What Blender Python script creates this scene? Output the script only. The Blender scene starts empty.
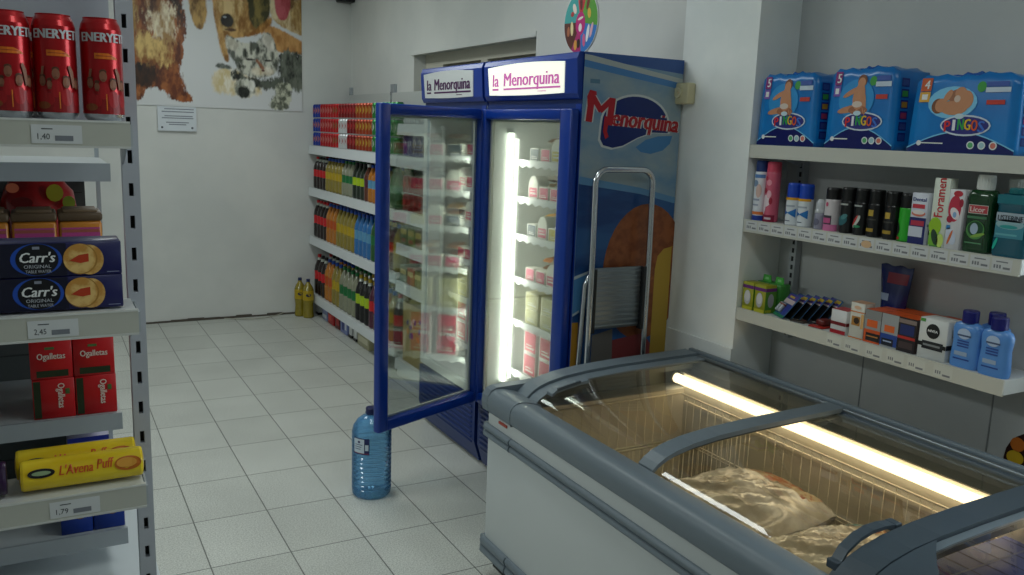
import bpy, bmesh, math, random
from mathutils import Vector, Matrix
rnd = random.Random(7)
C = bpy.context.scene.collection
SC = bpy.context.scene

# ------------------------------------------------------------------ materials
_mc = {}
def lin(h):
    h = h.lstrip('#'); out = []
    for i in (0, 2, 4):
        c = int(h[i:i+2], 16) / 255
        out.append(c/12.92 if c <= .04045 else ((c+.055)/1.055)**2.4)
    return (*out, 1)
def M(col, rough=.5, metal=0, emit=0, coat=0, noise=0, nscale=40, bump=0, trans=0, ior=1.45, spec=.5):
    key = (col, rough, metal, emit, coat, noise, nscale, bump, trans, ior, spec)
    if key in _mc: return _mc[key]
    m = bpy.data.materials.new('surface_' + col.strip('#')); m.use_nodes = True
    nt = m.node_tree; b = nt.nodes['Principled BSDF']; L = nt.links
    b.inputs['Base Color'].default_value = lin(col)
    b.inputs['Roughness'].default_value = rough
    b.inputs['Metallic'].default_value = metal
    b.inputs['IOR'].default_value = ior
    b.inputs['Specular IOR Level'].default_value = spec
    b.inputs['Transmission Weight'].default_value = trans
    if coat: b.inputs['Coat Weight'].default_value = coat
    if emit:
        b.inputs['Emission Color'].default_value = lin(col); b.inputs['Emission Strength'].default_value = emit
    if noise or bump:
        tc = nt.nodes.new('ShaderNodeTexCoord'); n = nt.nodes.new('ShaderNodeTexNoise')
        n.inputs['Scale'].default_value = nscale; n.inputs['Detail'].default_value = 4
        L.new(tc.outputs['Object'], n.inputs['Vector'])
        if noise:
            mx = nt.nodes.new('ShaderNodeMix'); mx.data_type = 'RGBA'
            c = lin(col)
            mx.inputs[6].default_value = tuple(max(0, x*(1-noise)) for x in c[:3]) + (1,)
            mx.inputs[7].default_value = tuple(min(1, x*(1+noise)) for x in c[:3]) + (1,)
            mr = nt.nodes.new('ShaderNodeMapRange'); mr.inputs[1].default_value = .3; mr.inputs[2].default_value = .7
            L.new(n.outputs['Fac'], mr.inputs[0]); L.new(mr.outputs[0], mx.inputs[0])
            L.new(mx.outputs[2], b.inputs['Base Color'])
        if bump:
            bp = nt.nodes.new('ShaderNodeBump'); bp.inputs['Strength'].default_value = bump; bp.inputs['Distance'].default_value = .01
            L.new(n.outputs['Fac'], bp.inputs['Height']); L.new(bp.outputs[0], b.inputs['Normal'])
    _mc[key] = m; return m
def two_tone(name, a, b2, scale, stretch=(1, 1, 1), detail=5, lo=.4, hi=.6, rough=.6):
    m = bpy.data.materials.new(name); m.use_nodes = True
    nt = m.node_tree; b = nt.nodes['Principled BSDF']; L = nt.links
    tc = nt.nodes.new('ShaderNodeTexCoord'); mp = nt.nodes.new('ShaderNodeMapping'); mp.inputs['Scale'].default_value = stretch
    n = nt.nodes.new('ShaderNodeTexNoise'); n.inputs['Scale'].default_value = scale; n.inputs['Detail'].default_value = detail
    mr = nt.nodes.new('ShaderNodeMapRange'); mr.inputs[1].default_value = lo; mr.inputs[2].default_value = hi
    mx = nt.nodes.new('ShaderNodeMix'); mx.data_type = 'RGBA'; mx.inputs[6].default_value = lin(a); mx.inputs[7].default_value = lin(b2)
    L.new(tc.outputs['Object'], mp.inputs['Vector']); L.new(mp.outputs[0], n.inputs['Vector'])
    L.new(n.outputs['Fac'], mr.inputs[0]); L.new(mr.outputs[0], mx.inputs[0]); L.new(mx.outputs[2], b.inputs['Base Color'])
    b.inputs['Roughness'].default_value = rough
    return m
def pane(name, tint, refl=1.0, rough=.004):
    m = bpy.data.materials.new(name); m.use_nodes = True
    nt = m.node_tree; L = nt.links
    for n in list(nt.nodes):
        if n.type == 'BSDF_PRINCIPLED': nt.nodes.remove(n)
    t = nt.nodes.new('ShaderNodeBsdfTransparent'); t.inputs[0].default_value = lin(tint)
    g = nt.nodes.new('ShaderNodeBsdfGlossy'); g.inputs['Roughness'].default_value = rough
    f = nt.nodes.new('ShaderNodeFresnel'); f.inputs[0].default_value = 1.5
    k = nt.nodes.new('ShaderNodeMath'); k.operation = 'MULTIPLY'; k.inputs[1].default_value = refl
    x = nt.nodes.new('ShaderNodeMixShader')
    L.new(f.outputs[0], k.inputs[0]); L.new(k.outputs[0], x.inputs[0]); L.new(t.outputs[0], x.inputs[1]); L.new(g.outputs[0], x.inputs[2])
    L.new(x.outputs[0], nt.nodes['Material Output'].inputs[0])
    return m
def floor_mat():
    m = bpy.data.materials.new('speckled_tile'); m.use_nodes = True
    nt = m.node_tree; b = nt.nodes['Principled BSDF']; L = nt.links
    tc = nt.nodes.new('ShaderNodeTexCoord'); mp = nt.nodes.new('ShaderNodeMapping')
    mp.inputs['Location'].default_value = (-.4815+30*.2993, -5.9936+30*.411, 0)
    br = nt.nodes.new('ShaderNodeTexBrick'); br.offset = 0; br.squash = 1
    br.inputs['Scale'].default_value = 1; br.inputs['Brick Width'].default_value = .2993; br.inputs['Row Height'].default_value = .411
    br.inputs['Mortar Size'].default_value = .0028; br.inputs['Mortar Smooth'].default_value = .2; br.inputs['Bias'].default_value = 0
    br.inputs['Color1'].default_value = lin('#c9ccc6'); br.inputs['Color2'].default_value = lin('#d3d6d0'); br.inputs['Mortar'].default_value = lin('#6f726e')
    n = nt.nodes.new('ShaderNodeTexNoise'); n.inputs['Scale'].default_value = 170; n.inputs['Detail'].default_value = 3
    cr = nt.nodes.new('ShaderNodeMapRange'); cr.inputs[1].default_value = .36; cr.inputs[2].default_value = .6; cr.inputs[3].default_value = .68; cr.inputs[4].default_value = 1.06
    n2 = nt.nodes.new('ShaderNodeTexNoise'); n2.inputs['Scale'].default_value = 2.2; n2.inputs['Detail'].default_value = 3
    c2 = nt.nodes.new('ShaderNodeMapRange'); c2.inputs[1].default_value = .3; c2.inputs[2].default_value = .7; c2.inputs[3].default_value = .9; c2.inputs[4].default_value = 1.05
    mu = nt.nodes.new('ShaderNodeMath'); mu.operation = 'MULTIPLY'
    vm = nt.nodes.new('ShaderNodeVectorMath'); vm.operation = 'SCALE'
    L.new(tc.outputs['Object'], mp.inputs['Vector']); L.new(mp.outputs[0], br.inputs['Vector'])
    L.new(tc.outputs['Object'], n.inputs['Vector']); L.new(tc.outputs['Object'], n2.inputs['Vector'])
    L.new(n.outputs['Fac'], cr.inputs[0]); L.new(n2.outputs['Fac'], c2.inputs[0])
    L.new(cr.outputs[0], mu.inputs[0]); L.new(c2.outputs[0], mu.inputs[1])
    L.new(br.outputs['Color'], vm.inputs[0]); L.new(mu.outputs[0], vm.inputs['Scale']); L.new(vm.outputs[0], b.inputs['Base Color'])
    b.inputs['Roughness'].default_value = .42
    return m

# ------------------------------------------------------------------ mesh builder
_tc = {}
def text_geo(s):
    if s in _tc: return _tc[s]
    cu = bpy.data.curves.new('t', 'FONT'); cu.body = s; cu.resolution_u = 2; cu.fill_mode = 'FRONT'
    o = bpy.data.objects.new('t', cu); C.objects.link(o)
    dg = bpy.context.evaluated_depsgraph_get(); me = bpy.data.meshes.new_from_object(o.evaluated_get(dg))
    v = [(p.co.x, p.co.y) for p in me.vertices]; f = [tuple(p.vertices) for p in me.polygons]
    bpy.data.objects.remove(o); bpy.data.curves.remove(cu); bpy.data.meshes.remove(me)
    x0 = min(p[0] for p in v); x1 = max(p[0] for p in v); y0 = 0; y1 = max(p[1] for p in v)
    v = [((p[0]-x0)/(x1-x0), p[1]/y1) for p in v]
    _tc[s] = (v, f, (x1-x0)/y1); return _tc[s]
class MB:
    def __init__(s): s.v = []; s.f = []; s.fm = []; s.fs = []; s.mats = []
    def mi(s, m):
        if m not in s.mats: s.mats.append(m)
        return s.mats.index(m)
    def add(s, vs, fs, m, smooth=False):
        o = len(s.v); s.v += [tuple(p) for p in vs]; k = s.mi(m)
        for f in fs: s.f.append(tuple(i+o for i in f)); s.fm.append(k); s.fs.append(smooth)
    def box(s, x0, x1, y0, y1, z0, z1, m):
        v = [(x, y, z) for z in (z0, z1) for y in (y0, y1) for x in (x0, x1)]
        s.add(v, [(0, 2, 3, 1), (4, 5, 7, 6), (0, 1, 5, 4), (2, 6, 7, 3), (0, 4, 6, 2), (1, 3, 7, 5)], m)
    def rbox(s, x0, x1, y0, y1, z0, z1, m, r=.005, seg=2):
        bm = bmesh.new(); bmesh.ops.create_cube(bm, size=1)
        for v in bm.verts: v.co = Vector(((x0+x1)/2+v.co.x*(x1-x0), (y0+y1)/2+v.co.y*(y1-y0), (z0+z1)/2+v.co.z*(z1-z0)))
        bmesh.ops.bevel(bm, geom=bm.edges[:], offset=r, segments=seg, affect='EDGES', profile=.5)
        s.bm(bm, m, True)
    def bm(s, bm, m, smooth=False, T=None):
        bm.verts.index_update()
        s.add([(T @ v.co if T else v.co) for v in bm.verts], [[v.index for v in f.verts] for f in bm.faces], m, smooth); bm.free()
    def lathe(s, prof, c, ms, n=16, sx=1, sy=1, axis='z'):
        # prof: (r, z) list; ms: one material or one per segment
        cx, cy, cz = c; rings = len(prof); o = []
        for r, z in prof:
            for k in range(n):
                a = 2*math.pi*k/n; p = (r*math.cos(a)*sx, r*math.sin(a)*sy, z)
                if axis == 'x': p = (p[2], p[0], p[1])
                if axis == 'y': p = (p[0], p[2], p[1])
                o.append((cx+p[0], cy+p[1], cz+p[2]))
        for i in range(rings-1):
            m = ms[i] if isinstance(ms, (list, tuple)) else ms
            vs = o[i*n:(i+2)*n]
            s.add(vs, [(k, (k+1) % n, n+(k+1) % n, n+k) for k in range(n)], m, True)
        for i, rv in ((0, True), (rings-1, False)):
            if prof[i][0] > 1e-6:
                m = (ms[0 if i == 0 else -1]) if isinstance(ms, (list, tuple)) else ms
                f = list(range(n)); s.add(o[i*n:(i+1)*n], [f[::-1] if rv else f], m)
    def tube(s, pts, r, m, n=8, closed=False, flat=None):
        P = [Vector(p) for p in pts]; N = len(P); rings = []
        up0 = None
        for i in range(N):
            a = P[(i-1) % N] if (closed or i > 0) else P[i]; b = P[(i+1) % N] if (closed or i < N-1) else P[i]
            d = (b-a).normalized()
            if up0 is None:
                up0 = Vector((0, 0, 1)) if abs(d.z) < .9 else Vector((1, 0, 0))
            sd = d.cross(up0).normalized(); u = sd.cross(d).normalized(); up0 = u
            rr = r[i] if isinstance(r, (list, tuple)) else r
            fa, fb = flat or (1, 1)
            rings += [P[i]+sd*math.cos(2*math.pi*k/n)*rr*fa+u*math.sin(2*math.pi*k/n)*rr*fb for k in range(n)]
        fs = [(i*n+k, i*n+(k+1) % n, ((i+1) % N)*n+(k+1) % n, ((i+1) % N)*n+k) for i in range(N if closed else N-1) for k in range(n)]
        if not closed: fs += [tuple(range(n))[::-1], tuple(range((N-1)*n, N*n))]
        s.add(rings, fs, m, True)
    def prism(s, pts, axis, a0, a1, m, smooth=False):
        def P(p, a): return {'x': (a, p[0], p[1]), 'y': (p[0], a, p[1]), 'z': (p[0], p[1], a)}[axis]
        n = len(pts); v = [P(p, a0) for p in pts]+[P(p, a1) for p in pts]
        s.add(v, [(i, (i+1) % n, n+(i+1) % n, n+i) for i in range(n)], m, smooth)
        s.add(v, [tuple(range(n))[::-1], tuple(range(n, 2*n))], m)
    def obj(s, name, parent=None, loc=None, nfix=True, bevel=0):
        me = bpy.data.meshes.new(name); me.from_pydata(s.v, [], s.f)
        for m in s.mats: me.materials.append(m)
        me.polygons.foreach_set('material_index', s.fm); me.polygons.foreach_set('use_smooth', s.fs)
        me.update()
        o = bpy.data.objects.new(name, me); C.objects.link(o)
        if parent: o.parent = parent
        if loc: o.location = loc
        if bevel:
            b = o.modifiers.new('bevel', 'BEVEL'); b.width = bevel; b.segments = 2; b.limit_method = 'ANGLE'; b.angle_limit = .6
        return o
class Print:
    """flat or curved printing on a face: O + u*U + v*V, raised a hair per layer"""
    def __init__(s, mb, O, U, V, fn=None, du=0):
        s.mb = mb; s.O = Vector(O); s.U = Vector(U); s.V = Vector(V); s.N = s.U.cross(s.V).normalized(); s.fn = fn; s.l = 1; s.du = du
    def p(s, u, v, l):
        if s.fn: return s.fn(u, v, .0003*l)
        return s.O+s.U*u+s.V*v+s.N*(.0003*l)
    def poly(s, pts, m, l=None):
        if l is None: l = s.l
        if not s.du: s.mb.add([s.p(a, b, l) for a, b in pts], [tuple(range(len(pts)))], m); return
        us = [p[0] for p in pts]; k0 = math.floor(min(us)/s.du); k1 = math.ceil(max(us)/s.du)
        for k in range(k0, k1):
            q = pts
            for lim, sg in ((k*s.du, 1), ((k+1)*s.du, -1)):
                o = []
                for i in range(len(q)):
                    A, B = q[i], q[(i+1) % len(q)]; fa, fb = sg*(A[0]-lim), sg*(B[0]-lim)
                    if fa >= 0: o.append(A)
                    if (fa > 0 > fb) or (fa < 0 < fb): t = fa/(fa-fb); o.append((A[0]+(B[0]-A[0])*t, A[1]+(B[1]-A[1])*t))
                q = o
                if len(q) < 3: break
            if len(q) >= 3: s.mb.add([s.p(a, b, l) for a, b in q], [tuple(range(len(q)))], m)
    def rect(s, u0, v0, u1, v1, m, l=1, n=1):
        for i in range(n):
            a = u0+(u1-u0)*i/n; b = u0+(u1-u0)*(i+1)/n
            s.poly([(a, v0), (b, v0), (b, v1), (a, v1)], m, l)
    def ell(s, u, v, ru, rv, m, l=1, n=20, rot=0):
        c, q = math.cos(rot), math.sin(rot)
        s.poly([(u+ru*math.cos(t)*c-rv*math.sin(t)*q, v+ru*math.cos(t)*q+rv*math.sin(t)*c) for t in [2*math.pi*k/n for k in range(n)]], m, l)
    def text(s, t, u, v, h, m, l=2, w=None, shear=0, rot=0, center=False, bold=0):
        vs, fs, asp = text_geo(t); w = w or h*asp
        c, q = math.cos(rot), math.sin(rot)
        off = -w/2 if center else 0
        for db in ([0] if not bold else [-bold, bold]):
            P = []
            for a, b in vs:
                x = a*w+off+shear*b*h+db; y = b*h
                P.append(s.p(u+x*c-y*q, v+x*q+y*c, l+(.3 if db > 0 else 0)))
            s.mb.add(P, fs, m)

def setp(o, label, cat, group=None):
    o['label'] = label; o['category'] = cat
    if group: o['group'] = group
    return o
def thing(name, label, cat, loc=(0, 0, 0), rotz=0, group=None):
    o = bpy.data.objects.new(name, None); C.objects.link(o); o.location = loc; o.rotation_euler = (0, 0, rotz)
    o.empty_display_size = .05
    return setp(o, label, cat, group)
def struct(mb, name, **k):
    o = mb.obj(name, **k); o['kind'] = 'structure'; return o
def copy_tree(o, parent=None):
    c = o.copy(); C.objects.link(c)
    if parent: c.parent = parent
    for ch in [x for x in kids.get(o.name, [])]: copy_tree(ch, c)
    return c
kids = {}
def note(root):
    def rec(o):
        kids[o.name] = list(o.children)
        for c in o.children: rec(c)
    rec(root)
def dup(root, loc, label=None, rotz=None, group=None):
    if root.name not in kids: note(root)
    c = copy_tree(root); c.location = loc
    if rotz is not None: c.rotation_euler = (0, 0, rotz)
    if label: c['label'] = label
    if group: c['group'] = group
    return c
ORD = ['first', 'second', 'third', 'fourth', 'fifth', 'sixth', 'seventh', 'eighth', 'ninth', 'tenth', 'eleventh', 'twelfth', 'thirteenth', 'fourteenth', 'fifteenth', 'sixteenth', 'seventeenth', 'eighteenth', 'nineteenth', 'twentieth', 'twenty-first', 'twenty-second', 'twenty-third', 'twenty-fourth', 'twenty-fifth', 'twenty-sixth', 'twenty-seventh', 'twenty-eighth', 'twenty-ninth', 'thirtieth']

# palette
WALL = two_tone('painted_plaster', '#d2d5d3', '#dcdedb', 1.6, detail=6, rough=.8)
WHITE = M('#e4e6e6', .45); SHELF = M('#d6d9d8', .45); STRIP = M('#c9cbc2', .5)
GREYM = M('#a9b0b6', .45, .2); BLUE = M('#093590', .3); BLUED = M('#092b6c', .4)
BLACK = M('#0d0e10', .4); DARK = M('#23262a', .5); CHROME = M('#c8ccd0', .22, 1.0)
STEEL = M('#8f989e', .38, .8); INK = M('#3c4046', .7); TICKET = M('#ced1d2', .7); PALEINK = M('#7d8086', .7)
FGREY = M('#6f7b84', .42); FGREYD = M('#46525c', .38); FBODY = M('#c6cccd', .42)
GLASS = pane('door_glass', '#f4f8f5', .5); LIDGLASS = pane('lid_glass', '#e2d8c0', 1.25)

# ------------------------------------------------------------------ the room
b = MB(); b.box(-3.6, 3.0, -2.3, 7.6, -.1, 0, floor_mat()); struct(b, 'floor')
b = MB(); b.box(-3.6, 3.0, -2.3, 7.6, 2.95, 3.05, M('#e6e7e4', .8)); struct(b, 'ceiling')
b = MB(); b.box(-3.6, 3.0, 7.36, 7.5, 0, 2.95, WALL); struct(b, 'wall_back')
# dark brown strip of uneven height where the back wall meets the floor
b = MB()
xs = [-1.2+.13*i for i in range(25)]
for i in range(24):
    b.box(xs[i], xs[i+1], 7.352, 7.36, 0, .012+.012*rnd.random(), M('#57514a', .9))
struct(b, 'dark_strip_back')
b = MB(); b.box(2.41, 2.6, 5.93, 7.36, 0, 2.95, WALL); b.box(2.41, 2.6, 4.18, 5.93, 2.165, 2.95, WALL)
b.box(2.41, 2.55, 2.84, 4.18, 0, 2.95, WALL); b.box(2.392, 2.41, 2.84, 4.15, 0, 2.95, WALL)
struct(b, 'wall_right')
b = MB(); b.box(2.33, 3.0, 2.42, 2.84, 0, 2.95, two_tone('pillar_paint', '#e6ecec', '#f0f4f3', 3, rough=.75)); struct(b, 'pillar')
b = MB(); b.box(2.3235, 2.33, 2.42, 2.84, 0, .845, M('#e2e6e5', .8)); struct(b, 'trim_1')
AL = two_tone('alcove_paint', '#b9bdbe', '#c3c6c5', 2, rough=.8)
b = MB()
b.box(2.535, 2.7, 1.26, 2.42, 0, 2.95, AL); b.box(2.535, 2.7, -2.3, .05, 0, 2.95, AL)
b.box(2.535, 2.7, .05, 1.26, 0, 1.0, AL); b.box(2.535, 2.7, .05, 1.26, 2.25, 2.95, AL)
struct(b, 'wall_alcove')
b = MB()
for y in (1.02, 1.5, 1.98): b.box(2.533, 2.535, y-.002, y+.002, 0, .99, M('#8f9394', .7))
struct(b, 'trim_2')
b = MB()
for a in ((.05, .09, 1.0, 2.25), (1.22, 1.26, 1.0, 2.25), (.09, 1.22, 1.0, 1.04), (.09, 1.22, 2.21, 2.25)): b.box(2.60, 2.66, a[0], a[1], a[2], a[3], WHITE)
o = struct(b, 'window_1')
b = MB(); b.box(2.625, 2.631, .09, 1.22, 1.04, 2.21, pane('window_glass', '#f4f8f8', .8)); b.obj('glass', o)
b = MB(); b.box(-3.7, -3.6, -2.3, 7.5, 0, 2.95, WALL); struct(b, 'wall_left')
b = MB(); b.box(-3.6, 3.0, -2.4, -2.3, 0, 2.95, WALL); struct(b, 'wall_front')
# the door recess behind the refrigerators
FR = M('#c9c6b8', .55)
b = MB(); b.box(2.392, 2.41, 4.16, 5.96, 2.155, 2.185, WALL); struct(b, 'trim_3')
b = MB()
for a in ((5.62, 5.93), (4.94, 5.03), (4.18, 4.3)): b.box(2.50, 2.56, a[0], a[1], 0, 2.165 if a[0] != 4.94 else 2.085, FR)
b.box(2.50, 2.56, 4.3, 5.62, 2.085, 2.165, FR); b.box(2.50, 2.56, 4.3, 4.94, 1.4, 1.5, FR); b.box(2.50, 2.56, 5.03, 5.62, 1.4, 1.5, FR)
o = struct(b, 'door_1')
b = MB(); b.box(2.535, 2.545, 4.3, 4.94, 0, 2.085, M('#8d897a', .35)); b.box(2.535, 2.545, 5.03, 5.62, 0, 2.085, M('#8d897a', .35)); b.obj('glass_panel', o)

# ceiling lamps
def lamp(x, y, label, L=1.3, P=26, roty=0):
    t = thing('ceiling_light', label, 'ceiling lamp', (x, y, 2.95), roty, 'fluorescent ceiling lamps')
    q = MB(); q.rbox(-.30, .30, -L/2-.04, L/2+.04, -.06, -.001, WHITE, .01); q.obj('housing', t)
    q = MB()
    for dx in (-.2, .2): q.lathe([(.013, -L/2), (.013, L/2)], (dx, 0, -.085), M('#f2fff8', .4, emit=3), 10, axis='y')
    q.obj('tube', t)
    ld = bpy.data.lights.new('lamp_glow', 'AREA'); ld.shape = 'RECTANGLE'; ld.size = .40; ld.size_y = L; ld.energy = P; ld.color = (.93, 1, .975)
    lo = bpy.data.objects.new('lamp_glow', ld); C.objects.link(lo); lo.location = (x, y, 2.83); lo.rotation_euler = (0, 0, roty)
LAMPS = [(1.05, 3.6, 'white ceiling lamp with two tubes above the aisle by the refrigerators', 13, .95),
         (1.05, 5.9, 'white ceiling lamp with two tubes above the aisle by the drinks shelving', 12, 1.1),
         (-1.5, 3.3, 'added unseen ceiling lamp near the left wall, brightening the pillar and freezer front', 34, 1.2),  # added out of view to brighten the pillar face and freezer front
         (1.0, .6, 'white ceiling lamp with two tubes above the chest freezer', 8, 1.2)]
for x, y, l, P, L in LAMPS: lamp(x, y, l, L=L, P=P)
ld = bpy.data.lights.new('daylight', 'AREA'); ld.shape = 'RECTANGLE'; ld.size = 1.2; ld.size_y = 1.15; ld.energy = 24; ld.color = (.9, .97, 1)
lo = bpy.data.objects.new('daylight', ld); C.objects.link(lo); lo.location = (2.69, .655, 1.62); lo.rotation_euler = (0, math.radians(90), 0)
w = bpy.data.worlds.new('sky'); SC.world = w; w.use_nodes = True
w.node_tree.nodes['Background'].inputs[0].default_value = (.75, .85, 1, 1); w.node_tree.nodes['Background'].inputs[1].default_value = .5

# ------------------------------------------------------------------ display refrigerators
XF = 1.84; XB = 2.322
FIN = M('#e9ecea', .4); GASK = M('#dcdccf', .5); LITW = M('#fbfff0', .4, emit=4)
def fridge(y0, y1, lit, ang, label, hinge_left, dw=None):
    t = thing('display_refrigerator', label, 'refrigerator', (0, 0, 0), 0, 'blue display refrigerators')
    q = MB()   # cabinet shell
    zb, zt = .345, 1.76
    q.box(XF, XB, y0, y0+.045, zb, zt, M('#c6d2da', .35)); q.box(XF, XB, y1-.045, y1, zb, zt, M('#c6d2da', .35))
    q.box(XB-.05, XB, y0+.045, y1-.045, zb, zt, FIN); q.box(XF+.002, XB, y0, y1, zt, 1.955, BLUED)
    q.box(XF+.002, XB-.05, y0+.045, y1-.045, 1.7, zt, FIN); q.box(XF, XB-.05, y0+.045, y1-.045, zb, .40, FIN)
    for a in ((y0+.045, y0+.055), (y1-.055, y1-.045)): q.box(XF+.01, XB-.05, a[0], a[1], .40, 1.7, FIN)
    q.box(XF-.004, XF, y0, y0+.04, zb, zt, BLUE); q.box(XF-.004, XF, y1-.04, y1, zb, zt, BLUED if lit else M('#dfe4e2', .4))
    q.box(XF-.004, XF, y0+.04, y1-.04, zb, .385, FIN); q.box(XF-.004, XF, y0+.04, y1-.04, 1.7, zt, BLUED)
    for a in ((y0+.06, y0+.075), (y1-.075, y1-.06)): q.box(XB-.06, XB-.05, a[0], a[1], .42, 1.68, M('#a9aeac', .4))
    cab = q.obj('cabinet', t)
    q = MB()   # base with horizontal ribs, tucked in towards the floor
    q.prism([(XF-.012, .335), (XF-.012, .12), (XF+.02, .014), (XB-.01, .014), (XB-.01, .335)], 'y', y0+.01, y1-.01, BLUED)
    for k in range(9):
        z = .1+.026*k; q.rbox(XF-.020+.03*max(0, (.12-z)/.09), XF+.03, y0+.04, y1-.04, z, z+.014, BLUED, .005)
    q.obj('base_grille', t)
    for x in (XF+.06, XB-.06):
        for y in (y0+.07, y1-.07):
            q = MB(); q.lathe([(.022, 0), (.022, .012), (.012, .014), (.012, .032)], (x, y, 0), DARK, 12); q.obj('foot', t)
    q = MB()   # canopy with the light box
    q.prism([(XF-.01, 1.778), (XF-.022, 1.8), (XF-.03, 1.93), (XF-.02, 1.955), (XF+.001, 1.955), (XF+.001, 1.778)], 'y', y0+.004, y1-.004, BLUE)
    can = q.obj('canopy', t, bevel=.006)
    s0, s1 = (y0+.09, y1-.05)
    n = 8; pts = [(s1-(s1-s0)*k/n, 1.922+.010*math.sin(math.pi*k/n)) for k in range(n+1)]
    pts += [(s0+.008+(s1-s0-.016)*k/n, 1.803-.004*math.sin(math.pi*k/n)) for k in range(n+1)]
    q = MB(); f = M('#f4f8e6', .35, emit=.62) if lit else M('#d3d7d8', .35)
    def fx(z): return XF-.022-.008*(z-1.8)/.13
    q.add([(fx(z)-.0035, y, z) for y, z in pts], [tuple(range(len(pts)))], f)
    q.add([(fx(z)+.002, y, z) for y, z in pts], [tuple(range(len(pts)))][::-1], f)
    m_ = len(pts); q.add([(fx(z)-.0035, y, z) for y, z in pts]+[(fx(z)+.002, y, z) for y, z in pts], [(i, m_+i, m_+(i+1) % m_, (i+1) % m_) for i in range(m_)], f)
    ink = M('#bc62a4', .6, emit=.5) if lit else M('#4a1a50', .6)
    W = s1-s0
    pr = Print(q, (fx(1.8)-.0042, s1, 1.8), (0, -1, 0), (-.0613, 0, .998))
    h = .052
    pr.text('la', .045*W/.65, .040, h, ink, 1, w=.055, shear=.12, bold=.003)
    pr.text('Menorquina', .15*W/.65, .040, h*1.05, ink, 1, w=.46*W/.65, shear=.12, bold=.0036)
    pr.rect(.04*W/.65, .023, .10*W/.65, .031, ink); pr.rect(.145*W/.65, .023, .62*W/.65, .031, ink)
    pr.rect(.44*W/.65, .012, .51*W/.65, .015, ink)
    q.obj('lit_sign_panel' if lit else 'sign_panel', can)
    # door
    dw = dw or y1-y0-.01; hy = y1-.005 if hinge_left else y0+.005
    d = MB(); zt2, zb2 = 1.742, .348
    # frame built closed, local: hinge at origin, door runs along +s
    s = -1 if hinge_left else 1
    fl, fr_ = (.05, .10)
    def Y(a): return s*a
    def fb(a0, a1, z0, z1, m, x0=-.043, x1=-.006):
        d.rbox(x0, x1, min(Y(a0), Y(a1)), max(Y(a0), Y(a1)), z0, z1, m, .007)
    ef = .085 if hinge_left else .055
    fb(0, .05, zb2, zt2, BLUE); fb(dw-ef, dw, zb2, zt2, BLUE); fb(.048, dw-ef+.002, zt2-.045, zt2-.0005, BLUE, -.0425, -.0065); fb(.048, dw-ef+.002, zb2+.0005, zb2+.05, BLUE, -.0425, -.0065)
    da = s*(-1)*math.radians(ang)
    dr = d.obj('door', t, (XF-.001 if not ang else XF-.02, hy, 0)); dr.rotation_euler = (0, 0, math.radians(ang) if not hinge_left else -math.radians(ang))
    g = MB()
    for a0, a1, z0, z1 in ((.043, .062, zb2+.045, zt2-.04), (dw-ef-.022, dw-ef+.004, zb2+.045, zt2-.04)): g.box(-.012, -.001, min(Y(a0), Y(a1)), max(Y(a0), Y(a1)), z0, z1, GASK)
    for z0, z1 in ((zb2+.045, zb2+.058), (zt2-.055, zt2-.042)): g.box(-.012, -.001, min(Y(.06), Y(dw-ef-.012)), max(Y(.06), Y(dw-ef-.012)), z0, z1, GASK)
    g.obj('gasket', dr)
    g = MB(); g.box(-.026, -.020, min(Y(.049), Y(dw-ef+.001)), max(Y(.049), Y(dw-ef+.001)), zb2+.048, zt2-.043, GLASS); g.obj('glass_pane', dr)
    # shelves: white wire trays with a scalloped lip and tag rail
    for z in SHZ:
        q = MB(); a, c = y0+.062, y1-.062
        for k in range(16): q.box(XF+.14, XB-.062, a+(c-a)*k/15-.003, a+(c-a)*k/15+.003, z-.006, z, WHITE)
        for x in (XF+.14, XF+.22, XF+.33, XB-.07): q.box(x, x+.008, a, c, z-.012, z-.006, WHITE)
        n = 40; top = [(a+(c-a)*k/n, z+.004) for k in range(n+1)]; bot = [(c-(c-a)*k/n, z-.026+.006*math.sin(k*1.55)) for k in range(n+1)]
        q.prism(top+bot, 'x', XF+.128, XF+.136, WHITE)
        q.obj('wire_shelf', t)
    q = MB()   # upright tube lamp behind the left edge of the door
    yy = y1-.074
    q.lathe([(.0135, .44), (.0135, 1.64)], (XF+.085, yy, 0), LITW if lit else M('#d8dcd8', .3), 12)
    for z in (.43, 1.64): q.lathe([(.021, z), (.021, z+.02)], (XF+.085, yy, 0), WHITE, 12)
    q.obj('lit_tube_lamp' if lit else 'tube_lamp', t)
    return t, cab
SHZ = [.505, .755, .962, 1.168, 1.345, 1.515]
F2, cab2 = fridge(2.82, 3.612, True, 0, 'blue refrigerator with lit white sign, closed glass door and bright inside', True)
F1, cab1 = fridge(3.628, 4.36, False, 113, 'blue refrigerator with unlit sign and its glass door swung wide open', False, .675)
for y, P in ((3.512, 2.3),):
    ld = bpy.data.lights.new('refrigerator_glow', 'AREA'); ld.shape = 'RECTANGLE'; ld.size = .035; ld.size_y = 1.15; ld.energy = P; ld.color = (1, 1, .9)
    lo = bpy.data.objects.new('refrigerator_glow', ld); C.objects.link(lo); lo.location = (XF+.092, y, 1.04); lo.rotation_euler = (math.radians(90), 0, math.radians(-150))

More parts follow.
